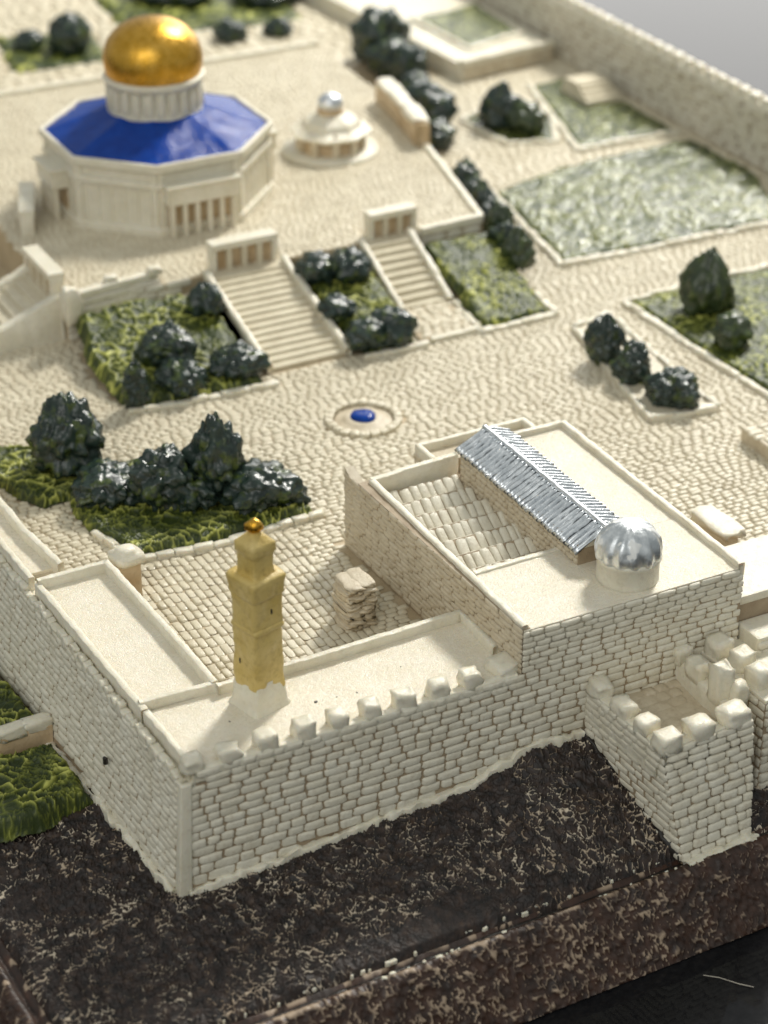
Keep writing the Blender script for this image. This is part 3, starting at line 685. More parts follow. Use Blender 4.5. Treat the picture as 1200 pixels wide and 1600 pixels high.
# ------------------------------------------------------------------ gate tower in front of the hall
gt = thing('gate_tower', (5.85, -0.8, 0), 'square cream stone tower with battlements jutting out below the hall', 'tower')
bot = [(5.20, 0.01), (5.41, -1.73), (6.39, -1.66), (6.60, 0.01)]; top = [(5.12, 0.01), (5.21, -1.455), (6.50, -1.385), (6.58, 0.01)]
t_ = (0.80+0.34)/(1.15+0.34); mid = [tuple(np.array(a_)*(1-t_)+np.array(b_)*t_) for a_, b_ in zip(bot, top)]
gcore = prism('wall_core', bot, -0.34, 0.80, JOINT, gt, 0, poly_top=mid)
gfl = prism('floor', [(5.2, 0.012), (5.32, -1.35), (6.38, -1.30), (6.50, 0.012)], 0.78, 0.86, TANSTONE, gt, 0.01)
fl = floor_stones(5.3, 6.4, -1.3, 0.0, 0.86, 0.22, 0.16, 0.02, lambda x, y: False); lay('floor_stone', fl, gfl, TANSTONE, 40)
inset = 0.10
beam('parapet', [(5.215, 0.01), (5.31, -1.36)], 0.17, 0.70, 1.135, CREAM, gt, 0.014, seed=40)
beam('parapet', [(5.235, -1.365), (6.48, -1.295)], 0.17, 0.70, 1.13, CREAM, gt, 0.014, seed=41)
beam('parapet', [(6.41, -1.30), (6.48, 0.01)], 0.17, 0.70, 1.14, CREAM, gt, 0.014, seed=42)
lay('wall_stone', face_stones((5.18, 0.0, -0.20), (5.40, -1.75, -0.32), (5.115, 0.0, 1.13), (5.205, -1.465, 1.13), 0.088, 0.23, 0.024, grow=1.25), gcore, STONE, 160)
lay('wall_stone', face_stones((5.40, -1.75, -0.32), (6.41, -1.68, -0.32), (5.205, -1.47, 1.13), (6.51, -1.40, 1.13), 0.088, 0.225, 0.030, grow=1.45), gcore, STONE, 160)
for k, (x, y, h, w, d) in enumerate(((5.23, -0.13, 0.17, 0.22, 0.28), (5.25, -0.60, 0.17, 0.23, 0.28), (5.29, -1.02, 0.17, 0.22, 0.20), (5.33, -1.37, 0.17, 0.27, 0.24), (5.78, -1.35, 0.19, 0.30, 0.24), (6.28, -1.31, 0.18, 0.36, 0.26), (6.42, -0.83, 0.44, 0.22, 0.24), (6.58, -0.98, 0.22, 0.18, 0.18), (6.44, -0.35, 0.22, 0.22, 0.26), (6.44, 0.0, 0.22, 0.20, 0.20))):
    merlon('merlon', gt, x, y, 1.12, w, d, h, CREAM, k, 0.05*(k % 3))
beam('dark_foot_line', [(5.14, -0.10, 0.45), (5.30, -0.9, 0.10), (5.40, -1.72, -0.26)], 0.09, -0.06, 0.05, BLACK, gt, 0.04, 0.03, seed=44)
beam('footing', [(5.42, -1.80, -0.30), (6.45, -1.72, -0.30)], 0.12, -0.06, 0.035, CREAM, gt, 0.06, 0.03, seed=45)
cw = thing('curtain_wall', (7.05, -0.6, 0), 'short battlemented cream wall at the right picture edge, behind the gate tower', 'wall')
ccore = prism('wall_core', [(6.80, -1.22), (7.5, -1.2), (7.5, 0.012), (6.74, 0.012)], -0.3, 1.12, JOINT, cw, 0.0)
prism('coping', [(6.79, -1.23), (7.5, -1.21), (7.5, 0.012), (6.73, 0.012)], 1.11, 1.17, CREAM, cw, 0.02)
lay('wall_stone', face_stones((6.80, -1.225, -0.25), (7.5, -1.205, -0.25), (6.80, -1.225, 1.12), (7.5, -1.205, 1.12), 0.11, 0.22, 0.036, grow=1.3), ccore, STONE, 100)
lay('wall_stone', face_stones((6.74, 0.0, -0.1), (6.80, -1.22, -0.25), (6.74, 0.0, 1.12), (6.80, -1.22, 1.12), 0.11, 0.22, 0.03, grow=1.3), ccore, STONE, 60)
for k, (x, y) in enumerate(((6.88, -0.16), (6.95, -0.52), (6.93, -0.90), (7.2, -1.1))):
    merlon('merlon', cw, x, y, 1.16, 0.24, 0.24, 0.24, CREAM, k+2, 0.1*k)
rw = thing('side_wing', (7.9, 0.5, ZC), 'low flat-roofed cream wing right of the hall, cut by the picture edge', 'building')
prism('wall_core', rect(7.30, 8.9, 0.10, 1.15), 0.0, 1.60, JOINT, rw, 0)
prism('roof', rect(7.31, 8.9, 0.08, 1.17), 1.58, 1.70, CREAM, rw, 0.03)
rled = prism('ledge', rect(7.30, 8.9, -0.35, 0.09), 0.6, 1.36, CREAM, rw, 0.03)
lay('wall_stone', face_stones((7.30, -0.36, 0.2), (8.3, -0.36, 0.2), (7.30, -0.36, 1.30), (8.3, -0.36, 1.30), 0.11, 0.22, 0.03), rled, STONE, 60)

# ------------------------------------------------------------------ small courtyard things
pw = thing('low_wall', (8.3, 1.9, ZC), 'short thick cream wall stub behind the right side wing', 'wall')
prism('block', rect(8.18, 8.42, 1.62, 2.25), ZC-0.04, 1.50, TANSTONE, pw, 0.03)
merlon('cap', pw, 8.3, 1.93, 1.48, 0.32, 0.72, 0.10, CREAM, 2)
sb = thing('stone_box', (10.9, 3.8, ZC), 'low raised cream block on the paving at the right picture edge', 'block')
prism('block', [(10.38, 4.3), (11.6, 4.25), (11.6, 3.2), (10.36, 3.45)], ZC-0.04, 1.30, TANSTONE, sb, 0.03)
lay('paving_stone', floor_stones(10.42, 11.5, 3.45, 4.2, 1.30, 0.2, 0.13, 0.03, lambda x, y: False), sb, PAVE, 40)
pi = thing('stone_pier', (3.42, 2.62, ZC), 'small layered stone pier standing in the courtyard beside the hall', 'pier')
prism('core', rect(3.27, 3.58, 2.45, 2.80), ZC-0.05, 1.68, JOINT, pi, 0.01)
for k in range(9):
    z = ZC+k*0.068
    for j, (cx, cy, w, d) in enumerate(((3.35, 2.625, 0.22, 0.40), (3.53, 2.625, 0.20, 0.40))):
        merlon('layer_stone', pi, cx+random.uniform(-0.015, 0.015), cy+random.uniform(-0.015, 0.015), z, w, d, 0.05, TANSTONE, k+j, random.uniform(-0.08, 0.08))
fo = thing('fountain', (5.96, 7.32, ZC), 'round stone basin with a blue centre in the middle of the courtyard', 'fountain')
for k in range(22):
    a_ = k/22*2*math.pi
    merlon('kerbstone', fo, 5.96+0.50*math.cos(a_), 7.32+0.50*math.sin(a_), ZC-0.03, 0.12, 0.132, 0.075, PAVE, k, a_)
lathe('basin', [(0.44, ZC-0.03), (0.40, ZC-0.005), (0.33, ZC-0.01), (0.28, ZC+0.025), (0.21, ZC+0.05), (0.15, ZC+0.03), (0.02, ZC+0.03)], (5.96, 7.32), TANSTONE, fo, 40, None, 0, 0.014, 8)
lathe('pool', [(0.19, ZC+0.03), (0.175, ZC+0.075), (0.10, ZC+0.095), (0.01, ZC+0.095)], (5.96, 7.32), BLUE, fo, 32, None, 0, 0.03, 9)

# ------------------------------------------------------------------ stairs
def stair(label, x0, x1, y0, y1, n, xt0=None, xt1=None):
    s = thing('stairway', ((x0+x1)/2, y0, ZC), label, 'stairs', 'stairways up to the terrace')
    xt0 = x0 if xt0 is None else xt0; xt1 = x1 if xt1 is None else xt1
    for k in range(n):
        f = k/n; a0 = x0+(xt0-x0)*f; a1 = x1+(xt1-x1)*f; ya = y0+(y1-y0)*f; z = ZC+(ZP-ZC)*(k+1)/n
        j = random.uniform(-0.01, 0.01)
        prism('step', [(a0, ya+j), (a1, ya-j), (a1, y1+0.1), (a0, y1+0.1)], ZC-0.03, z, PAVE, s, 0.012)
    for a, b_ in ((x0, xt0), (x1, xt1)):
        beam('cheek_wall', [(a, y0-0.05, 0.0), (b_, y1, ZP-ZC)], 0.10, ZC-0.02, ZC+0.11, CREAM, s, 0.02, seed=50+int(a*3))
    return s
stair('wide stairway of cream steps between two planted beds, behind the fountain', 5.42, 6.74, 9.36, 11.62, 15)
stair('narrower stairway of cream steps on the right, ending at a small landing', 8.14, 9.02, 10.28, 11.64, 9)
ld = thing('stair_landing', (8.5, 9.7, ZC), 'low paved landing at the foot of the narrower stairway', 'landing')
prism('slab', [(7.9, 9.2), (8.9, 9.2), (9.05, 10.28), (8.1, 10.28)], ZC-0.03, ZC+0.03, PJOINT, ld, 0.01)
lay('paving_stone', floor_stones(7.95, 8.95, 9.22, 10.25, ZC+0.03, 0.18, 0.08, 0.024, lambda x, y: False), ld, PAVE, 60)
beam('kerb', [(8.05, 9.13), (8.92, 9.15)], 0.09, ZC-0.02, ZC+0.07, CREAM, ld, 0.014, seed=57)
rs = thing('stairway', (2.3, 12.4, ZC), 'side stairway descending to the left from the pillared gate', 'stairs', 'stairways up to the terrace')
for k in range(9):
    x = 1.5+k*0.18; z = ZC+(ZP-ZC)*(k+1)/9
    prism('step', rect(x, 3.2, 11.98, 13.1), ZC-0.03, z, PAVE, rs, 0.012)
for yy in (11.9, 13.15): beam('cheek_wall', [(1.45, yy, 0), (3.1, yy, ZP-ZC)], 0.20, ZC-0.75, ZC+0.10, CREAM, rs, 0.02, seed=61)

# ------------------------------------------------------------------ arcades, parapets on the terrace
def arcade(label, cx, cy, L, h, nb, ang):
    a = thing('arcade_gate', (cx, cy, ZP), label, 'gate', 'pillared gates at the stair heads')
    u = np.array([math.cos(ang), math.sin(ang)]); v = np.array([-u[1], u[0]])
    def P(s, t): return tuple(np.array([cx, cy])+u*s+v*t)
    def bx(name, s0, s1, t0, t1, z0, z1, m_): return prism(name, [P(s0, t0), P(s1, t0), P(s1, t1), P(s0, t1)], z0, z1, m_, a, 0.015)
    bx('back_panel', -L/2+0.02, L/2-0.02, -0.02, 0.10, ZP-0.04, ZP+h-0.05, TANWASH)
    bx('lintel', -L/2-0.04, L/2+0.04, -0.13, 0.13, ZP+h-0.11, ZP+h, CREAM)
    for k in range(nb+1):
        s = -L/2+k*L/nb; bx('pillar', s-0.045, s+0.045, -0.11, 0.11, ZP-0.04, ZP+h-0.10, PAVE if 0 < k < nb else CREAM)
    return a
arcade('pillared cream gate at the head of the wide stairway', 6.13, 11.82, 1.05, 0.46, 4, 0.0)
arcade('pillared cream gate at the head of the narrower stairway', 8.78, 11.86, 0.78, 0.42, 3, 0.0)
arcade('pillared gate left of the low parapet, seen from its narrow end', 3.10, 12.55, 1.15, 0.40, 4, -math.pi/2)
arcade('pillared gate at the left picture edge, beside the octagonal shrine', 3.75, 15.1, 1.25, 0.42, 4, -math.pi/2-0.35)
pp = thing('parapet_wall', (3.9, 11.8, ZP), 'low layered cream parapet above the left planted bed', 'parapet')
for k in range(4):
    beam('stone_course', [(3.14+0.01*k, 11.60+0.02*k), (4.75-0.03*k, 11.80+0.02*k)], 0.16, 1.42+k*0.13, 1.54+k*0.13, STONE if k < 3 else CREAM, pp, 0.012, seed=70+k)
merlon('end_pier', pp, 3.18, 11.62, 1.5, 0.26, 0.30, 0.52, CREAM, 1)
for k, x in enumerate((3.9, 4.62)): merlon('cap_stone', pp, x, 11.80, 1.92, 0.20, 0.14, 0.09, CREAM, k)
rp = thing('parapet_wall', (11.5, 16.3, ZP), 'thick cream parapet on the terrace edge beside the row of dark trees', 'parapet')
beam('wall_body', [(11.15, 15.1), (11.40, 16.3), (11.62, 17.6)], 0.26, ZP-0.05, ZP+0.40, TANWASH, rp, 0.02, seed=80)
for k in range(3):
    a_ = 0.05+k*0.31; merlon('cap_stone', rp, 11.17+0.45*(a_+0.14), 15.15+2.4*(a_+0.14), ZP+0.38, 0.30, 0.76, 0.09, CREAM, k, -0.19)

# ------------------------------------------------------------------ octagonal shrine with gold dome
SX, SY = 6.13, 15.2
sh = thing('octagonal_shrine', (SX, SY, ZP), 'large octagonal cream building with blue roof and big gold dome', 'building')
def octo(ap): R = ap/math.cos(math.pi/8); return [(SX+R*math.cos(math.pi/8+k*math.pi/4), SY+R*math.sin(math.pi/8+k*math.pi/4)) for k in range(8)]
prism('wall', octo(1.72), ZP-0.05, 2.93, CREAM, sh, 0.015)
def ring(name, ap, w, z0, z1, m_, seed):
    o_ = octo(ap); return beam(name, o_+[o_[0]], w, z0, z1, m_, sh, 0.008, 0.1, seed)
ring('plinth_band', 1.75, 0.08, ZP-0.03, ZP+0.13, CREAM, 90)
ring('frieze', 1.735, 0.07, 2.55, 2.64, CREAM, 91)
ring('cornice', 1.765, 0.075, 2.84, 2.965, CREAM, 92)
for f in range(8):
    a_ = -math.pi/2+f*math.pi/4; n = np.array([math.cos(a_), math.sin(a_)]); u = np.array([-n[1], n[0]]); half = 1.72*math.tan(math.pi/8)
    if n@np.array([CAM[0]-SX, CAM[1]-SY]) < 0 and f not in (1, 2, 6): continue
    def P(s, t): return tuple(np.array([SX, SY])+n*(1.72+t)+u*s)
    def bx(name, s0, s1, t0, t1, z0, z1, m_, par=sh): return prism(name, [P(s0, t0), P(s1, t0), P(s1, t1), P(s0, t1)], z0, z1, m_, par, 0.008)
    for s in (-half+0.05, half-0.05): bx('pilaster', s-0.05, s+0.05, -0.02, 0.035, ZP, 2.85, CREAM)
    if f != 0:
        for k in range(6):
            s = -half+0.14+(2*half-0.28)*k/5; bx('panel_strip', s-0.025, s+0.025, -0.02, 0.018, ZP+0.1, 2.57, CREAM)
    for k in range(14):
        s = -half+0.1+(2*half-0.2)*k/13; bx('dentil', s-0.024, s+0.024, 0.0, 0.045, 2.50, 2.55, CREAM)
    # porch: deep on the front, shallower elsewhere
    if f in (0, 6, 2):
        po = 0.20 if f == 0 else 0.26; hw = 0.58 if f == 0 else 0.34
        bx('porch_recess', -hw+0.04, hw-0.04, -0.015, 0.02, ZP, 2.34, TANWASH)
        pc = bx('porch_canopy', -hw-0.04, hw+0.04, 0.0, po+0.04, 2.30, 2.58, CREAM)
        bx('porch_roof', -hw-0.07, hw+0.07, 0.0, po+0.08, 2.58, 2.63, CREAM)
        nc = 6 if f == 0 else 4
        for k in range(nc):
            s = -hw+0.04+(2*hw-0.08)*k/(nc-1); bx('column', s-0.035, s+0.035, po-0.07, po, ZP-0.03, 2.31, CREAM, pc)
# blue roof: eight ribbed panels
for f in range(8):
    a_ = -math.pi/2+f*math.pi/4; n = np.array([math.cos(a_), math.sin(a_)]); u = np.array([-n[1], n[0]])
    nu, nv = 150, 14; r0, r1 = 1.725, 0.74; tt = np.linspace(0, 1, nv); ss = np.linspace(-1, 1, nu)
    S, T = np.meshgrid(ss, tt, indexing='ij'); R = r0+(r1-r0)*T; W = R*math.tan(math.pi/8)*S
    q = p3((SX+n[0]*R+u[0]*W).ravel(), (SY+n[1]*R+u[1]*W).ravel())
    c = np.cos(W/0.085*2*math.pi)
    Z = 2.925+(3.31-2.925)*T+0.0035*np.abs(c)**0.6*np.sign(c)*(np.abs(S) < 0.985)+0.012*fbm(q*4, 2, 7).reshape(nu, nv)
    V = np.stack([q[:, 0], q[:, 1], Z.ravel()], 1)-np.array(WL[sh.name])
    put('roof_panel', mesh_np('roof_panel', V, grid_faces(nu, nv)), BLUE, sh, WL[sh.name])
sdr = lathe('drum', [(0.80, 3.18), (0.79, 3.33), (0.755, 3.40), (0.755, 3.72), (0.80, 3.75), (0.83, 3.79), (0.845, 3.84), (0.82, 3.88), (0.76, 3.89)], (SX, SY), CREAM, sh, 64, None, 0, 0.008, 11)
for k in range(24):
    a_ = k/24*2*math.pi
    if math.cos(a_-math.atan2(CAM[1]-SY, CAM[0]-SX)) < -0.35: continue
    merlon('drum_pier', sdr, SX+0.765*math.cos(a_), SY+0.765*math.sin(a_), 3.40, 0.085, 0.13, 0.33, CREAM, k, a_)
prof = [(0.775, 3.86)]+[(0.775+0.045*math.sin(min(1, t/0.35)*math.pi/2) if t < 0.35 else 0.82*math.cos((t-0.35)/0.65*math.pi/2)**0.86+0.002, 3.86+0.92*(t*0.75 if t < 0.35 else 0.2625+0.7375*math.sin((t-0.35)/0.65*math.pi/2))) for t in np.linspace(0.05, 1, 26)]
lathe('dome', prof, (SX, SY), GOLD, sh, 96, None, 0, 0.010, 12, ribs=(36, 0.0025))

# ------------------------------------------------------------------ small kiosk with silver dome
KX, KY = 9.62, 15.72
ki = thing('domed_kiosk', (KX, KY, ZP), 'small round kiosk with brimmed roof and silver dome right of the shrine', 'kiosk')
lathe('body', [(0.62, ZP-0.05), (0.61, ZP+0.02), (0.55, ZP+0.05), (0.55, ZP+0.42)], (KX, KY), TANWASH, ki, 48, None, 0, 0.012, 13)
for k in range(10):
    a_ = k/10*2*math.pi; merlon('column', ki, KX+0.58*math.cos(a_), KY+0.58*math.sin(a_), ZP, 0.09, 0.12, 0.42, TANSTONE, k, a_)
lathe('brim_roof', [(0.62, ZP+0.34), (0.74, ZP+0.34), (0.75, ZP+0.39), (0.56, ZP+0.46), (0.50, ZP+0.55), (0.46, ZP+0.58), (0.27, ZP+0.68), (0.2, ZP+0.69)], (KX, KY), CREAM, ki, 8, None, 0.2, 0.02, 14, smooth=False)
lathe('base_step', [(0.88, ZP-0.04), (0.86, ZP+0.05), (0.60, ZP+0.06)], (KX, KY), CREAM, ki, 24, None, 0.2, 0.03, 15)
lathe('drum', [(0.24, ZP+0.64), (0.23, ZP+0.80)], (KX, KY), TANWASH, ki, 32, None, 0, 0.01, 16)
lathe('dome', [(0.215, ZP+0.79), (0.225, ZP+0.84)]+[(0.22*math.cos(t)+0.002, ZP+0.85+0.19*math.sin(t)) for t in np.linspace(0.1, math.pi/2-0.02, 10)], (KX, KY), SILVER, ki, 40, None, 0, 0.012, 17)

# ------------------------------------------------------------------ far rampart on the right and far terraces
fr = thing('rampart_wall', (16.9, 18, ZC), 'far cream battlemented wall along the upper right, blurred', 'wall')
rcore = prism('wall_core', [(16.84, 8), (17.27, 8), (17.52, 34), (17.09, 34)], -0.4, 2.20, JOINT, fr, 0)
lay('wall_stone', face_stones((17.08, 32, ZC), (16.83, 9.5, ZC), (17.08, 32, 2.18), (16.83, 9.5, 2.18), 0.125, 0.55, 0.035, gap=0.9), rcore, STONE, 200)
beam('coping', [(16.92, 8), (17.19, 34)], 0.20, 2.16, 2.26, CREAM, fr, 0.02, 0.1, seed=95)
y = 10.0; k = 0
while y < 33:
    merlon('merlon', fr, 16.93+(y-8)*0.0104, y, 2.25, 0.16, 0.24, 0.12, CREAM, k); y += 0.36; k += 1
bt = thing('back_terrace', (15.8, 21.5, ZC), 'raised cream terrace with a retaining wall, far upper right', 'terrace')
bcore = prism('wall_core', [(14.4, 19.45), (16.7, 19.75), (16.9, 27), (13.9, 27)], ZC-0.05, 1.45, CREAM, bt, 0.02)
lay('wall_stone', face_stones((14.4, 19.44, ZC), (16.7, 19.74, ZC), (14.4, 19.44, 1.43), (16.7, 19.74, 1.43), 0.12, 0.4, 0.03), bcore, TANSTONE, 60)
beam('rim', [(14.4, 19.52), (16.7, 19.80)], 0.16, 1.40, 1.53, CREAM, bt, 0.02, seed=96)
sg = thing('stepped_block', (16.2, 17.4, ZC), 'stepped cream block on the small lawn by the far wall', 'block')
for k in range(4): prism('step', rect(15.75+0.03*k, 16.55, 16.9+0.16*k, 17.9), ZC, ZC+0.16+0.06*k, PAVE, sg, 0.012)

# ------------------------------------------------------------------ planting beds
def turf(name, poly, zf, step, cell, material, parent, seed, amp=0.055, edge=0.10, drop=0.12):
    P = np.array(poly); lo = P.min(0)-0.05; hi = P.max(0)+0.05
    xs = np.arange(lo[0], hi[0], step); ys = np.arange(lo[1], hi[1], step)
    X, Y = np.meshgrid(xs, ys, indexing='ij'); x = X.ravel(); y = Y.ravel(); q = p3(x, y)
    wx = x+0.03*vnoise(q*6, seed+1); wy = y+0.03*vnoise(q*6, seed+2)
    ins = pts_in_poly(wx, wy, poly); d = np.where(ins, dist_poly(wx, wy, poly), 0)
    pq = np.stack([x, y], 1)*cell+0.35*np.stack([vnoise(q*cell*0.9, seed+5), vnoise(q*cell*0.9, seed+6)], 1)
    f1, f2 = worley(pq, seed); g1_, g2_ = worley(pq*2.1, seed+3)
    rid = np.exp(-((f2-f1)/0.12)**2); rid2 = np.exp(-((g2_-g1_)/0.12)**2)
    patch = np.clip(0.85+0.8*vnoise(q*2.3, seed+9), 0.3, 1); patch2 = np.clip(0.7+0.9*vnoise(q*3.1, seed+10), 0, 1)
    rr = np.clip(np.maximum(rid*patch, 0.6*rid2*patch2), 0, 1)
    z = zf(x, y)+amp*(rr+0.5*fbm(q*cell*0.8, 2, seed+4)+0.4*fbm(q*2.0, 2, seed+8))-drop*(1-np.clip(d/edge, 0, 1))**2
    F_ = grid_faces(len(xs), len(ys)); keep = ins[F_].any(1); F_ = F_[keep]
    used = np.unique(F_); rm = np.full(len(x), -1); rm[used] = np.arange(len(used))
    V = np.stack([x, y, z], 1)[used]-np.array(WL[parent.name])
    att = np.clip(rr*0.85+0.25*vnoise(q*9, seed+12), 0, 1)[used]
    o = put(name, mesh_np(name, V, rm[F_], True, {'ridge': att}), material, parent, WL[parent.name])
    return tag(o, kind='stuff')
def kerb(parent, pts, zf, ln=0.24, w=0.11, h=0.08, m_=CREAM):
    k = 0
    for (x0, y0), (x1, y1) in zip(pts[:-1], pts[1:]):
        L = math.hypot(x1-x0, y1-y0); n = max(1, round(L/ln)); a_ = math.atan2(y1-y0, x1-x0)
        for j in range(n):
            f = (j+0.5)/n; x = x0+(x1-x0)*f; y = y0+(y1-y0)*f
            o = merlon('kerbstone', parent, x+random.uniform(-0.01, 0.01), y+random.uniform(-0.01, 0.01), float(zf(x, y)), L/n*1.02, w*random.uniform(0.85, 1.15), h*random.uniform(0.8, 1.2), m_, k, a_+random.uniform(-0.04, 0.04)); k += 1
def bed(key, label, zf, zk, kerbpts, step, cell, material, seed, **kw):
    P = BEDS[key]; cx = sum(p[0] for p in P)/len(P); cy = sum(p[1] for p in P)/len(P)
    b_ = thing('planting_bed', (cx, cy, ZC), label, 'planting bed')
    turf('turf', P, zf, step, cell, material, b_, seed, **kw)
    if kerbpts: kerb(b_, kerbpts, zk)
    return b_
flat = lambda h: (lambda x, y: np.zeros_like(np.asarray(x, float))+h)
ramp_ = lambda z0, y0, z1, y1: (lambda x, y: z0+(z1-z0)*np.clip((np.asarray(y, float)-y0)/(y1-y0), 0, 1))
bed('A', 'mossy green bed with tall dark trees nearest the ochre tower', flat(ZC+0.10), flat(ZC-0.02), [(1.36, 6.05), (1.58, 5.14), (2.6, 5.04), (3.35, 5.06), (4.22, 5.14)], 0.0165, 6.2, TURF, 101, amp=0.06)
zB = ramp_(ZC+0.06, 9.0, 1.66, 11.4)
bed('B', 'large green sloping bed left of the wide stairway', zB, flat(ZC-0.02), [(3.06, 9.04), (4.0, 8.94), (5.35, 8.90)], 0.020, 5.0, TURF, 121, amp=0.06, drop=0.2)
zCc = ramp_(ZC+0.06, 9.1, 1.68, 11.4)
bed('C', 'narrow sloping bed with dark bushes between the two stairways', zCc, flat(ZC-0.02), [(6.9, 9.10), (7.95, 9.03)], 0.022, 6.0, TURF, 141, amp=0.07, drop=0.15)
zD = ramp_(ZC+0.05, 9.1, 1.58, 11.5)
bed('D', 'green sloping lawn right of the narrower stairway', zD, flat(ZC-0.02), [(9.06, 10.2), (8.88, 9.06), (9.6, 9.06), (10.28, 9.1), (10.35, 9.9)], 0.022, 8.0, TURF, 161, amp=0.045)
bed('E', 'small kerbed bed with two dark trees, upper right', flat(ZC+0.03), flat(ZC-0.02), BEDS['E']+[BEDS['E'][0]], 0.045, 6.0, TURF2, 181, amp=0.03)
bed('F', 'small pale lawn with a stepped block by the far wall', flat(ZC+0.05), flat(ZC-0.02), [(15.46, 18.65), (14.40, 15.08), (16.6, 15.02)], 0.045, 7.0, TURF2, 201, amp=0.03)
bed('G', 'largest lawn, glinting pale green, upper right', flat(ZC+0.05), flat(ZC-0.02), [(11.92, 14.0), (11.36, 10.68), (13.6, 10.6), (15.9, 10.52)], 0.028, 8.0, TURF2, 221, amp=0.045)
bed('H', 'green lawn with a cone-shaped tree at the right picture edge', flat(ZC+0.06), flat(ZC-0.02), [(14.6, 9.06), (12.48, 9.02), (11.46, 8.95), (11.48, 6.40), (11.55, 4.75)], 0.026, 8.0, TURF, 241, amp=0.045)
ib = thing('planting_bed', (10.3, 6.9, ZC), 'narrow cream island bed with three dark bushes', 'planting bed')
prism('slab', BEDS['I'], ZC-0.03, ZC+0.045, PAVE, ib, 0.02)
kerb(ib, BEDS['I']+[BEDS['I'][0]], flat(ZC-0.02), 0.3, 0.10, 0.10)
turf('turf', [(9.86, 7.6), (10.25, 7.8), (10.5, 5.45), (10.0, 5.45)], flat(ZC+0.05), 0.028, 7, TURF, ib, 261, amp=0.03)
BEDS['J'] = [(14.91, 22.51), (16.7, 22.9), (16.5, 20.73), (15.04, 20.27)]
bed('J', 'pale lawn on the raised far terrace, top of the picture', flat(1.48), flat(1.44), [(14.9, 22.5), (15.0, 20.2), (16.5, 20.66)], 0.06, 6.0, TURF2, 281, amp=0.03)
BEDS['M'] = [(6.6, 24.2), (8.6, 23.9), (9.0, 25.8), (7.0, 26.4)]
bed('M', 'blurred green bed with two dark trees, top left', flat(ZC+0.05), flat(ZC-0.02), None, 0.08, 5.0, TURF, 291, amp=0.05)
BEDS['N'] = [(9.6, 25.2), (13.4, 24.6), (14.0, 28.5), (10.0, 29.5)]
bed('N', 'blurred green bed above the gold dome, top picture edge', flat(ZC+0.05), flat(ZC-0.02), None, 0.09, 4.0, TURF, 295, amp=0.06)
# grass outside the side wall
BEDS['K'] = [(-2.0, 3.40), (-0.36, 3.40), (-0.62, 6.4), (-2.0, 6.4)]
BEDS['L'] = [(-2.0, 1.95), (-1.0, 1.85), (-0.28, 2.0), (-0.33, 3.22), (-2.0, 3.25)]
def outer(key, label, z0, seed, top):
    P = BEDS[key]; b_ = thing('planting_bed', (-1.2, sum(p[1] for p in P)/len(P), 0), label, 'planting bed')
    turf('turf', P, lambda x, y: z0+0.22*np.clip((-np.asarray(x)-0.3)/1.0, 0, 1)*0+0*np.asarray(y), 0.0165, 6.2, TURF, b_, seed, amp=0.06, drop=0.25, edge=0.12); return b_
outer('K', 'mossy grass outside the side wall, behind the white kerb', 0.38, 301, 1)
kb = outer('L', 'mossy grass outside the side wall, nearer than the white kerb', 0.20, 321, 1)
kw_ = thing('garden_wall', (-1.1, 3.3, 0), 'low white-topped wall between the two grass patches outside the side wall', 'wall')
beam('wall_body', [(-2.0, 3.30), (-0.32, 3.34)], 0.14, -0.1, 0.36, TANWASH, kw_, 0.03, seed=97)
kerb(kw_, [(-2.0, 3.31), (-0.30, 3.35)], flat(0.34), 0.34, 0.17, 0.10)

# ------------------------------------------------------------------ trees and bushes: lumpy glazed crowns
def tree(name, x, y, z, r, h, seed, label, sub, cone=0.4, m_=TREE, cat='tree', elong=1.0, ang=0.0):
    bm = bmesh.new(); bmesh.ops.create_icosphere(bm, subdivisions=sub, radius=1.0)
    N = np.array([v.co[:] for v in bm.verts]); Fc = np.array([[v.index for v in f.verts] for f in bm.faces]); bm.free()
    fr_ = 2.0*max(0.8, h/r*0.5); q = N*np.array([1, 1, h/(2*r)])*1.15+seed*7.7
    f1, f2 = worley(q*2.3, seed); g1_, g2_ = worley(q*5.2, seed+1)
    lump = 0.36*(0.60-f1); small = 0.10*(0.6-g1_); cr = -0.035*np.exp(-((g2_-g1_)/0.16)**2)
    rad = 0.90+lump+small+cr+0.26*fbm(q*1.3, 2, seed+2)+0.03*vnoise(q*11, seed+4)
    V = N*rad[:, None]; zz = (V[:, 2]+1)/2
    tap = 1-cone*np.clip(zz, 0, 1.2)**1.6+0.55*np.clip(0.30-zz, 0, 1)
    a_, b_ = V[:, 0]*tap*r*elong, V[:, 1]*tap*r/max(1, elong**0.3)
    X = a_*math.cos(ang)-b_*math.sin(ang); Y = a_*math.sin(ang)+b_*math.cos(ang)
    Z = np.maximum(zz*h*1.02, 0)-0.05
    rid = np.clip(0.5+1.2*(lump+small)+0.3*vnoise(q*6, seed+9), 0, 1)
    me = mesh_np(name, np.stack([X, Y, Z], 1), Fc, True, {'ridge': rid})
    o = put(name, me, m_, None, (x, y, z)); tag(o, label, cat, 'dark glazed trees and bushes'); return o
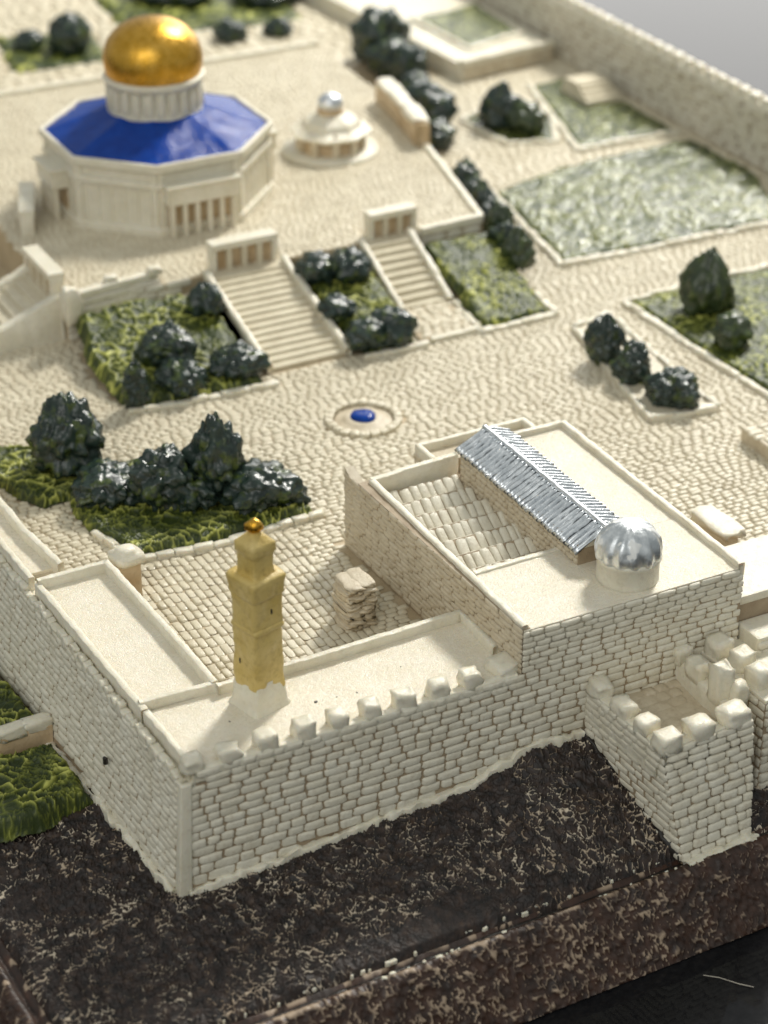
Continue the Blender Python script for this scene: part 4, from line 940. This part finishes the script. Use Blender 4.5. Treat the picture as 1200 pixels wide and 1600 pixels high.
T = [
 (1.65, 7.76, 1.18, .46, 1.04, .35, 'tallest dark tree at the left end of the near mossy bed'),
 (1.83, 6.77, 1.18, .42, .45, .1, 'low dark bush beside the tallest tree in the near mossy bed'),
 (2.45, 6.28, 1.16, .41, .84, .2, 'broad rounded dark tree in the middle of the near mossy bed'),
 (3.14, 6.08, 1.16, .37, 1.15, .35, 'tall dark tree right of the middle in the near mossy bed'),
 (3.58, 5.75, 1.16, .50, .55, .15, 'spreading dark bush at the right end of the near mossy bed'),
 (5.06, 10.84, 1.52, .30, .55, .5, 'spiky dark bush at the upper corner of the large sloping bed'),
 (4.03, 9.95, 1.33, .37, .58, .2, 'rounded dark bush in the centre of the large sloping bed'),
 (3.98, 9.30, 1.15, .32, .48, .1, 'low dark bush at the front middle of the large sloping bed'),
 (3.22, 9.17, 1.12, .18, .70, .3, 'thin upright dark bush at the front left of the large sloping bed'),
 (4.93, 9.40, 1.15, .36, .50, .1, 'low dark bush beside the wide stairway'),
 (7.06, 11.09, 1.58, .31, .45, .1, 'dark bush at the top left of the bed between the stairways'),
 (7.54, 10.95, 1.56, .35, .49, .2, 'dark bush at the top right of the bed between the stairways'),
 (6.97, 10.19, 1.35, .27, .35, .1, 'smallest dark bush halfway down the bed between the stairways'),
 (7.07, 9.35, 1.14, .31, .50, .1, 'dark bush at the foot of the bed between the stairways, left one'),
 (7.49, 9.36, 1.14, .31, .55, .1, 'dark bush at the foot of the bed between the stairways, right one'),
 (11.46, 14.15, 1.08, .29, .66, .2, 'dark bush beside the terrace edge, left of the largest lawn'),
 (11.20, 13.00, 1.10, .22, .60, .2, 'small dark bush below the terrace corner'),
 (10.78, 11.75, 1.20, .24, .72, .2, 'upright dark bush at the terrace corner above the green lawn'),
 (10.50, 10.68, 1.25, .24, .68, .2, 'dark bush on the right side of the green sloping lawn'),
 (13.52, 21.33, 1.08, .52, 1.12, .1, 'biggest blurred dark tree at the far end of the tree row'),
 (13.45, 19.93, 1.08, .38, .85, .2, 'second blurred dark tree of the row beyond the kiosk'),
 (13.01, 18.83, 1.08, .34, .62, .2, 'third blurred dark tree of the row beyond the kiosk'),
 (12.64, 17.46, 1.08, .42, .82, .2, 'nearest blurred dark tree of the row, beside the thick parapet'),
 (13.81, 16.87, 1.10, .38, .82, .3, 'taller dark tree in the small kerbed bed, upper right'),
 (14.05, 16.40, 1.10, .32, .62, .2, 'shorter dark tree in the small kerbed bed, upper right'),
 (10.00, 7.28, 1.13, .27, .76, .4, 'tallest dark bush on the island bed'),
 (10.03, 6.58, 1.13, .25, .56, .1, 'middle dark bush on the island bed'),
 (10.18, 5.69, 1.13, .35, .48, .1, 'round dark bush at the near end of the island bed'),
 (12.39, 8.04, 1.13, .44, 1.06, .68, 'cone-shaped dark green tree on the right lawn'),
 (12.01, 6.83, 1.13, .27, .56, .1, 'small dark bush in front of the cone-shaped tree'),
 (2.16, 6.62, 1.15, .34, .42, .1, 'small dark bush left of the broad rounded tree in the near mossy bed'),
 (2.82, 6.05, 1.15, .34, .50, .1, 'small dark bush between the two right tall trees of the near mossy bed'),
 (3.90, 5.62, 1.13, .26, .34, .1, 'smallest dark bush at the pointed right tip of the near mossy bed'),
 (11.34, 13.58, 1.08, .25, .55, .1, 'second dark bush down the terrace edge, left of the largest lawn'),
 (11.00, 12.40, 1.10, .24, .62, .1, 'dark bush tucked against the terrace corner'),
 (10.60, 11.22, 1.22, .26, .62, .1, 'dark bush above the one on the right side of the green sloping lawn'),
 (12.20, 16.55, 1.08, .34, .55, .1, 'low dark bush at the near end of the blurred tree row'),
 (12.85, 18.20, 1.08, .36, .60, .1, 'low dark bush between the third and nearest trees of the blurred row'),
 (13.35, 20.60, 1.08, .42, .80, .1, 'dark bush filling the gap behind the biggest blurred tree'),
 (7.43, 25.42, 1.08, .29, .47, .2, 'smaller blurred dark tree in the top left bed'),
 (8.12, 24.87, 1.08, .42, .85, .3, 'larger blurred dark tree in the top left bed'),
 (11.40, 24.06, 1.08, .34, .50, .4, 'blurred small dark tree behind the gold dome, left of two'),
 (12.46, 23.93, 1.08, .28, .42, .4, 'blurred small dark tree behind the gold dome, right of two'),
 (13.32, 26.24, 1.08, .80, .55, .2, 'blurred wide dark tree at the top edge, right of the gold dome'),
 (11.48, 27.26, 1.08, .86, .60, .2, 'blurred wide dark tree at the top edge, above the gold dome'),
]
for i, (x, y, z, r, h, cone, lab) in enumerate(T):
    d = proj((x, y, z))[2]
    bushy = 'bush' in lab
    r *= 1.22; h *= 1.06
    tree('bush' if bushy else 'tree', x, y, z, r, h, 11+i*3, lab, 5 if d < 34 else 4, cone, TREE2 if ('cone' in lab or i in (18, 24, 17)) else TREE, 'bush' if bushy else 'tree')

# ------------------------------------------------------------------ lint on the table
def strand(pts, rad):
    P = np.array(pts, float); k = 6; V = []
    for p in P:
        for j in range(k): V.append(p+rad*np.array([0.3*math.cos(j/k*6.283), math.cos(j/k*6.283), math.sin(j/k*6.283)]))
    F_ = [(i*k+j, i*k+(j+1) % k, (i+1)*k+(j+1) % k, (i+1)*k+j) for i in range(len(P)-1) for j in range(k)]
    return mesh_np('lint_thread', V, F_)
tag(put('lint_thread', strand([(0, 0, 0), (0.13, -0.12, 0.006), (0.27, -0.31, 0.004), (0.38, -0.43, 0.008)], 0.0045), LINT, None, (5.10, -2.70, -1.112)), 'pale thread of lint lying on the dark table, lower right', 'thread')
